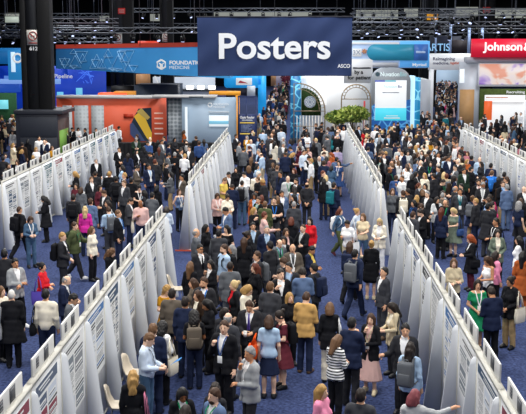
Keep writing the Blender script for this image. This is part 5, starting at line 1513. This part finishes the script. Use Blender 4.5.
# ------------------------------------------------------------------ labels, bags and the people themselves
HN={'black':'black-haired','dark':'dark-haired','brown':'brown-haired','light_brown':'light-brown-haired','auburn':'auburn-haired','red':'red-haired','blond':'blond','pale_blond':'pale-blond','grey':'grey-haired','white':'white-haired','rose':'rosy-haired'}
HS={'curly':'curly ','bald':'balding ','bun':'','pony':'ponytailed ','buzz':'cropped '}
GN={'suit':'suit','jacket':'jacket','coat':'coat','cardigan':'cardigan','vest':'waistcoat','shirt':'shirt','blouse':'top','tee':'short-sleeved top','tank':'sleeveless top','hoodie':'sweatshirt','dress':'dress','longdress':'long dress'}
PN={'crossed':'arms crossed','phone':'one hand raised','hold':'hands together in front','pocket':'hand at hip','chin':'hand at chin','gesture':'gesturing','point':'pointing right','strap':'hand at shoulder','clasp':'hands clasped','behind':'hands behind back','walk':'walking','walk2':'walking','carry':'forearm raised','cup':'hand raised','both':'both arms out','lookup':'looking up'}
BN={'tote':'tote bag','backpack':'backpack','shoulderbag':'shoulder bag','handbag':'handbag','strapbag':'crossbody bag'}
cn=lambda c:c.replace('_',' ') if c not in('slate_blue','pale_blue','grey_brown','grey_green') else c.replace('_','-')
def facing(p):
    los=math.degrees(math.atan2(p['x'],p['y'])); f=(p['yaw']+los+180)%360-180
    if abs(f)<38: return 'facing forward'
    if abs(f)>142: return 'back turned'
    return 'facing right' if f>0 else 'facing left'
def pix(v):
    d=CR.transposed()@(Vector(v)-Vector((0,0,CAMH))); return (W/2-F_PX*d.x/d.z, H_/2+F_PX*d.y/d.z)
def where(p):
    x,y=p['x'],p['y']; px=pix((x,y,p['H']))[0]
    if y<28.6:
        k=min(8,max(0,int((28.2-y)/PITCHB))); row='B' if abs(x-ROWX['B'])<abs(x-ROWX['E']) else 'E'
        return "%s of %s's %s board"%('right' if x>ROWX[row] else 'left',ROWN[row],ORD[k])
    if y<34.2: return 'in the cross aisle %s'%('at left' if x<-4 else 'in the centre' if x<3 else 'at right')
    if y<58.5:
        row=min('ACDF',key=lambda r:abs(ROWX[r]-x)); k=min(12,max(0,int((y-34.5)/PITCHB)))
        return "%s of %s's %s board"%('right' if x>ROWX[row] else 'left',ROWN[row],ORD[k])
    for lim,tx in ((62,'near the column cabinet'),(118,'before the orange booth'),(206,'by the black draped barrier'),(238,'before the pale blue booth'),(293,'in the far centre walkway'),(346,'before the cage arches'),(414,'before the white screen kiosk'),(461,'in the far right walkway')):
        if px<lim: return tx
    return 'beyond the far right row'
def short(p):
    return '%s%s %s in %s %s'%(HS.get(p['hair'],''),HN[p['hairc']],'man' if p['sex']=='m' else 'woman','striped' if p['stripes'] else cn(p['topc']),GN[p['top']])
NIND=300
ind=people[:NIND]; mass=people[NIND:]
def uniq(items,levels):
    """levels: functions giving more and more telling labels; the first that is unique is kept"""
    lab={}; todo=list(range(len(items)))
    for f in levels:
        c={}
        for i in todo: c.setdefault(f(items[i]),[]).append(i)
        nxt=[]
        for t,l in c.items():
            if len(l)==1 and t not in lab.values(): lab[l[0]]=t
            else: nxt+=l
        todo=nxt
        if not todo: break
    f=levels[-1]; c={}
    for i in todo: c.setdefault(f(items[i]),[]).append(i)
    for t,l in c.items():
        l.sort(key=lambda i:pix((items[i]['x'],items[i]['y'],1.7))[0])
        names=['leftmost','rightmost'] if len(l)==2 else ['leftmost']+['%s from left'%o for o in ORD[1:len(l)]]
        for i,nm in zip(l,names):
            w_=t.split(', '); lab[i]=choose(t+', '+nm, ', '.join([w_[0],w_[-1],nm]), plain(items[i])+', '+w_[-1]+', '+nm) if 'sex' in items[i] else t+', '+nm
    return [lab[i] for i in range(len(items))]
ex=lambda p:(', '+cn(p['botc'])+' '+{'longskirt':'skirt','jeans':'jeans'}.get(p['bot'],p['bot']) if p['bot'] and p['botc'] not in('black','charcoal','navy',p['topc']) else '')
bg=lambda p:(' with %s %s'%(cn(p['bag'].split(':')[1]),BN[p['bag'].split(':')[0]]) if p['bag'] else '')
def choose(*o):
    for t in o:
        if len(t.split())<=16: return t
    return ' '.join(o[-1].split()[:16])
trim=choose
def wshort(p): return where(p).replace("'s "," ").rsplit(' row',1)[0]+' row' if ' row' in where(p) else where(p)
def plain(p): return short(p)[len(HS.get(p['hair'],'')):]
def L1(p): return choose(short(p)+bg(p)+ex(p)+', '+where(p),short(p)+bg(p)+', '+where(p),plain(p)+bg(p)+', '+where(p),plain(p)+bg(p)+', '+wshort(p),plain(p)+', '+where(p))
def L2(p): return choose(short(p)+', '+facing(p)+', '+where(p),plain(p)+', '+facing(p)+', '+where(p))
def L3(p): return choose('%s, %s, %s'%(short(p),PN.get(p['pose'],'arms down'),where(p)),'%s, %s, %s'%(plain(p),PN.get(p['pose'],'arms down'),where(p)),plain(p)+', '+where(p))
labels=uniq(ind,[L1,L2,L3])

def stripe_mat():
    m=bpy.data.materials.new('striped_knit'); m.use_nodes=True; nt=m.node_tree; b=nt.nodes['Principled BSDF']
    tc=nt.nodes.new('ShaderNodeTexCoord'); wv=nt.nodes.new('ShaderNodeTexWave'); wv.bands_direction='Z'; wv.inputs['Scale'].default_value=5.5; wv.inputs['Distortion'].default_value=.6
    r=nt.nodes.new('ShaderNodeValToRGB'); r.color_ramp.interpolation='CONSTANT'; r.color_ramp.elements[0].color=lin('1c2028'); r.color_ramp.elements[1].position=.42; r.color_ramp.elements[1].color=lin('eef0f0')
    nt.links.new(tc.outputs['Object'],wv.inputs['Vector']); nt.links.new(wv.outputs[0],r.inputs[0]); nt.links.new(r.outputs[0],b.inputs['Base Color']); b.inputs['Roughness'].default_value=.9; return m
BAGM={}
def bag_meshes(kind):
    if kind in BAGM: return BAGM[kind]
    parts=[]
    if kind=='backpack':
        m=MB(); m.bbox(-.16,-.075,-.24,.16,.085,.24,.06,0,3); parts.append(('main_compartment',m.mesh('main_compartment',[fabric('black')],True)))
        m=MB(); m.bbox(-.12,.07,-.2,.12,.125,.04,.03,0,2); parts.append(('front_pocket',m.mesh('front_pocket',[fabric('black')],True)))
        for s in (-1,1):
            m=MB(); pts=[(s*.1,-.07,.2),(s*.105,-.13,.285),(s*.11,-.24,.265),(s*.115,-.345,.16),(s*.125,-.35,.02),(s*.17,-.22,-.12),(s*.15,-.07,-.19)]
            for a,b in zip(pts,pts[1:]):
                a,b=Vector(a),Vector(b); w_=Vector((.022,0,0)); n=Vector((0,-.012,.006)); m.quad(a-w_,a+w_,b+w_,b-w_); m.quad(a-w_+n,b-w_+n,b+w_+n,a+w_+n)
            parts.append(('shoulder_strap',m.mesh('shoulder_strap',[fabric('black')])))
        m=MB(); m.tube([(-.04,-.02,.23),(-.03,-.02,.27),(.03,-.02,.27),(.04,-.02,.23)],.01,0,5); parts.append(('grab_handle',m.mesh('grab_handle',[fabric('black')])))
        off=(0,.215,1.2)
    else:
        wd,dp,ht,hz={'tote':(.19,.055,.18,.4),'shoulderbag':(.16,.06,.12,.46),'handbag':(.21,.09,.16,.2),'strapbag':(.12,.05,.09,.5)}[kind]
        m=MB(); n=16; V=[];F=[]
        for z,f,g in ((-ht,.86,.9),(-ht*.9,.93,1.0),(0,1,1.05),(ht*.9,1.0,.55),(ht,.99,.5)):
            for k in range(n):
                a=2*PI*k/n; c,s_=math.cos(a),math.sin(a); e=lambda v:math.copysign(abs(v)**.45,v)
                V.append((e(s_)*dp*f*g,e(c)*wd*f,z))
        for i in range(4):
            for k in range(n): F.append((i*n+k,i*n+(k+1)%n,(i+1)*n+(k+1)%n,(i+1)*n+k))
        F.append(tuple(range(n-1,-1,-1))); m.add(V,F); parts.append(('bag_body',m.mesh('bag_body',[fabric('black')],True)))
        for s in (-1,1):
            m=MB(); m.tube([(s*.02,-wd*.55,ht*.95),(s*.014-.03,-wd*.35,ht+hz*.6),(-.06,0,ht+hz),(s*.014-.03,wd*.35,ht+hz*.6),(s*.02,wd*.55,ht*.95)],.011,0,5)
            parts.append(('handle',m.mesh('handle',[fabric('black')])))
        if kind in('shoulderbag','handbag'):
            m=MB(); m.bbox(dp*.55,-wd*.5,.0,dp*1.1,wd*.5,ht*.8,.012); parts.append(('flap',m.mesh('flap',[fabric('black')])))
        off={'tote':(.275,.03,.86),'shoulderbag':(.275,.03,.9),'handbag':(.32,.03,1.02),'strapbag':(.25,.04,.86)}[kind]
    BAGM[kind]=(parts,off); return BAGM[kind]
bagjobs=[]; itemjobs=[]
for p,lab in zip(ind,labels):
    p['loc']=(p['x'],p['y'],0)
    o=make_person(p)
    tag(o,lab,'person','visitors at the poster sessions')
    if p['stripes']:
        for c in o.children:
            if c.name.startswith('blouse'): setmat(c,stripe_mat())
    if p['bag']: bagjobs.append(p)
    if p['item']: itemjobs.append(p)
def owner(p): return 'the '+short(p)
bl=uniq(bagjobs,[lambda p:trim('%s %s carried by %s'%(cn(p['bag'].split(':')[1]),BN[p['bag'].split(':')[0]],owner(p)),'%s %s carried by the %s'%(cn(p['bag'].split(':')[1]),BN[p['bag'].split(':')[0]],plain(p))),
                 lambda p:trim('%s %s of %s, %s'%(cn(p['bag'].split(':')[1]),BN[p['bag'].split(':')[0]],short(p),where(p)),'%s %s of %s, %s'%(cn(p['bag'].split(':')[1]),BN[p['bag'].split(':')[0]],plain(p),where(p)),'%s %s of %s %s'%(cn(p['bag'].split(':')[1]),BN[p['bag'].split(':')[0]],'man' if p['sex']=='m' else 'woman',where(p)))])
for p,lab in zip(bagjobs,bl):
    kind,c=p['bag'].split(':'); parts,off=bag_meshes(kind)
    R=Matrix.Translation(p['loc'])@Matrix.Rotation(math.radians(p['yaw']),4,'Z')@Matrix.Scale(p['scale'],4)
    t=thing({'tote':'tote_bag','shoulderbag':'shoulder_bag','strapbag':'crossbody_bag'}.get(kind,kind),lab,'bag',(0,0,0),0,'bags carried by visitors')
    sd=p.get('bs',0) or (-1 if math.sin(math.radians(p['yaw']))>0 else 1)
    t.matrix_world=R@Matrix.Translation(off if kind=='backpack' else (off[0]*sd,off[1],off[2]))@(Matrix() if sd>0 or kind=='backpack' else Matrix.Rotation(PI,4,'Z'))
    for n,me in parts:
        q=link(bpy.data.objects.new(n,me),t); setmat(q,fabric(c))
il=[{'cup':'white paper cup held by ','paper':'sheet of white paper held by ','booklet':'bright blue booklet held by '}[p['item']]+owner(p) for p in itemjobs]
for p,lab in zip(itemjobs,il):
    J=joints(p['sex'],p['pose']); w_=Vector(J['wR']); e=Vector(J['eR']); d=(w_-e).normalized(); hpos=w_+d*.1
    R=Matrix.Translation(p['loc'])@Matrix.Rotation(math.radians(p['yaw']),4,'Z')@Matrix.Scale(p['scale'],4)
    if p['item']=='cup':
        m=MB(); m.tube([(0,0,-.05),(0,0,.055)],[.03,.04],0,12); q=m.build('paper_cup',mat('cup_white','f0efec',.5)); MB().tube([(0,0,.055),(0,0,.066)],[.043,.04],0,12).build('lid',mat('cup_lid','dcdcda',.4),q)
        hpos+=Vector((.02,-.045,.03))
    else:
        m=MB(); n=6
        for k in range(n):
            a,b=k/n,(k+1)/n; f=lambda u:.03*math.sin(u*2.2)
            m.quad((-.12,-.17*a*1.4,f(a)),(.12,-.17*a*1.4,f(a)),(.12,-.17*b*1.4,f(b)),(-.12,-.17*b*1.4,f(b)))
        q=m.build('booklet' if p['item']=='booklet' else 'paper_sheet',mat('booklet_blue','1f74b8',.5) if p['item']=='booklet' else mat('sheet_white','eeeeec',.6))
        hpos+=Vector((.06,-.07,.05))
    q.matrix_world=R@Matrix.Translation(hpos)@(Matrix.Rotation(-.5,4,'X') if p['item']!='cup' else Matrix())
    tag(q,trim(lab),{'cup':'cup','paper':'paper','booklet':'booklet'}[p['item']])

# the farthest visitors, past the first three hundred
LOD=2.1
VV=[];FF=[];MI=[];mats=[];mi={}; nv=0
_cache={}
def arr(me):
    if me.name in _cache: return _cache[me.name]
    v=np.empty(len(me.vertices)*3,np.float32); me.vertices.foreach_get('co',v)
    me.calc_loop_triangles(); tr=np.empty(len(me.loop_triangles)*3,np.int32); me.loop_triangles.foreach_get('vertices',tr)
    ti=np.empty(len(me.loop_triangles),np.int32); me.loop_triangles.foreach_get('material_index',ti)
    _cache[me.name]=(v.reshape(-1,3),tr.reshape(-1,3),ti); return _cache[me.name]
def midx(m):
    if m.name not in mi: mi[m.name]=len(mats); mats.append(m)
    return mi[m.name]
for p in mass:
    if p['pose'] in('strap','cup','both','carry','gesture'): p['pose']='stand'
    R=Matrix.Translation((p['x'],p['y'],0))@Matrix.Rotation(math.radians(p['yaw']),4,'Z')@Matrix.Scale(p['scale'],4)
    t=TOPS[p['top']]
    lst=[(body_mesh(p['sex'],p['pose']),[skinmat(p['skin']),EYE,LIP,hairmat(p['hairc'])],None),(hair_mesh(p['hair']),[hairmat(p['hairc'])],headM(p['pose'])),(cloth(t[0],p['sex'],p['pose']),[fabric(p['topc'])],None)]
    if len(t)>1: lst.append((cloth(t[1],p['sex'],p['pose']),[fabric(p['shirtc'] or 'white')],None))
    if p['bot'] and p['top'] not in('dress','longdress'): lst.append((cloth(p['bot'],p['sex'],p['pose']),[fabric(p['botc'])],None))
    for i in (0,1): lst.append((cloth('shoe%d'%i,p['sex'],p['pose']),[leather('black')],None))
    for me,ms,L in lst:
        v,tr,ti=arr(me); M=np.array(R@L if L else R)
        VV.append(v@M[:3,:3].T.astype(np.float32)+M[:3,3].astype(np.float32)); FF.append(tr+nv); nv+=len(v)
        MI.append(np.array([midx(m) for m in ms],np.int32)[ti])
if mass:
    me=mesh_np('crowd',np.concatenate(VV),np.concatenate(FF),mats,np.concatenate(MI))
    tag(link(bpy.data.objects.new('distant_crowd',me)),'dense crowd of distant visitors filling the walkways beyond the boards','crowd','visitors at the poster sessions','stuff')
print('PEOPLE',len(people),len(ind),len(mass),nv, 'bags',len(bagjobs))
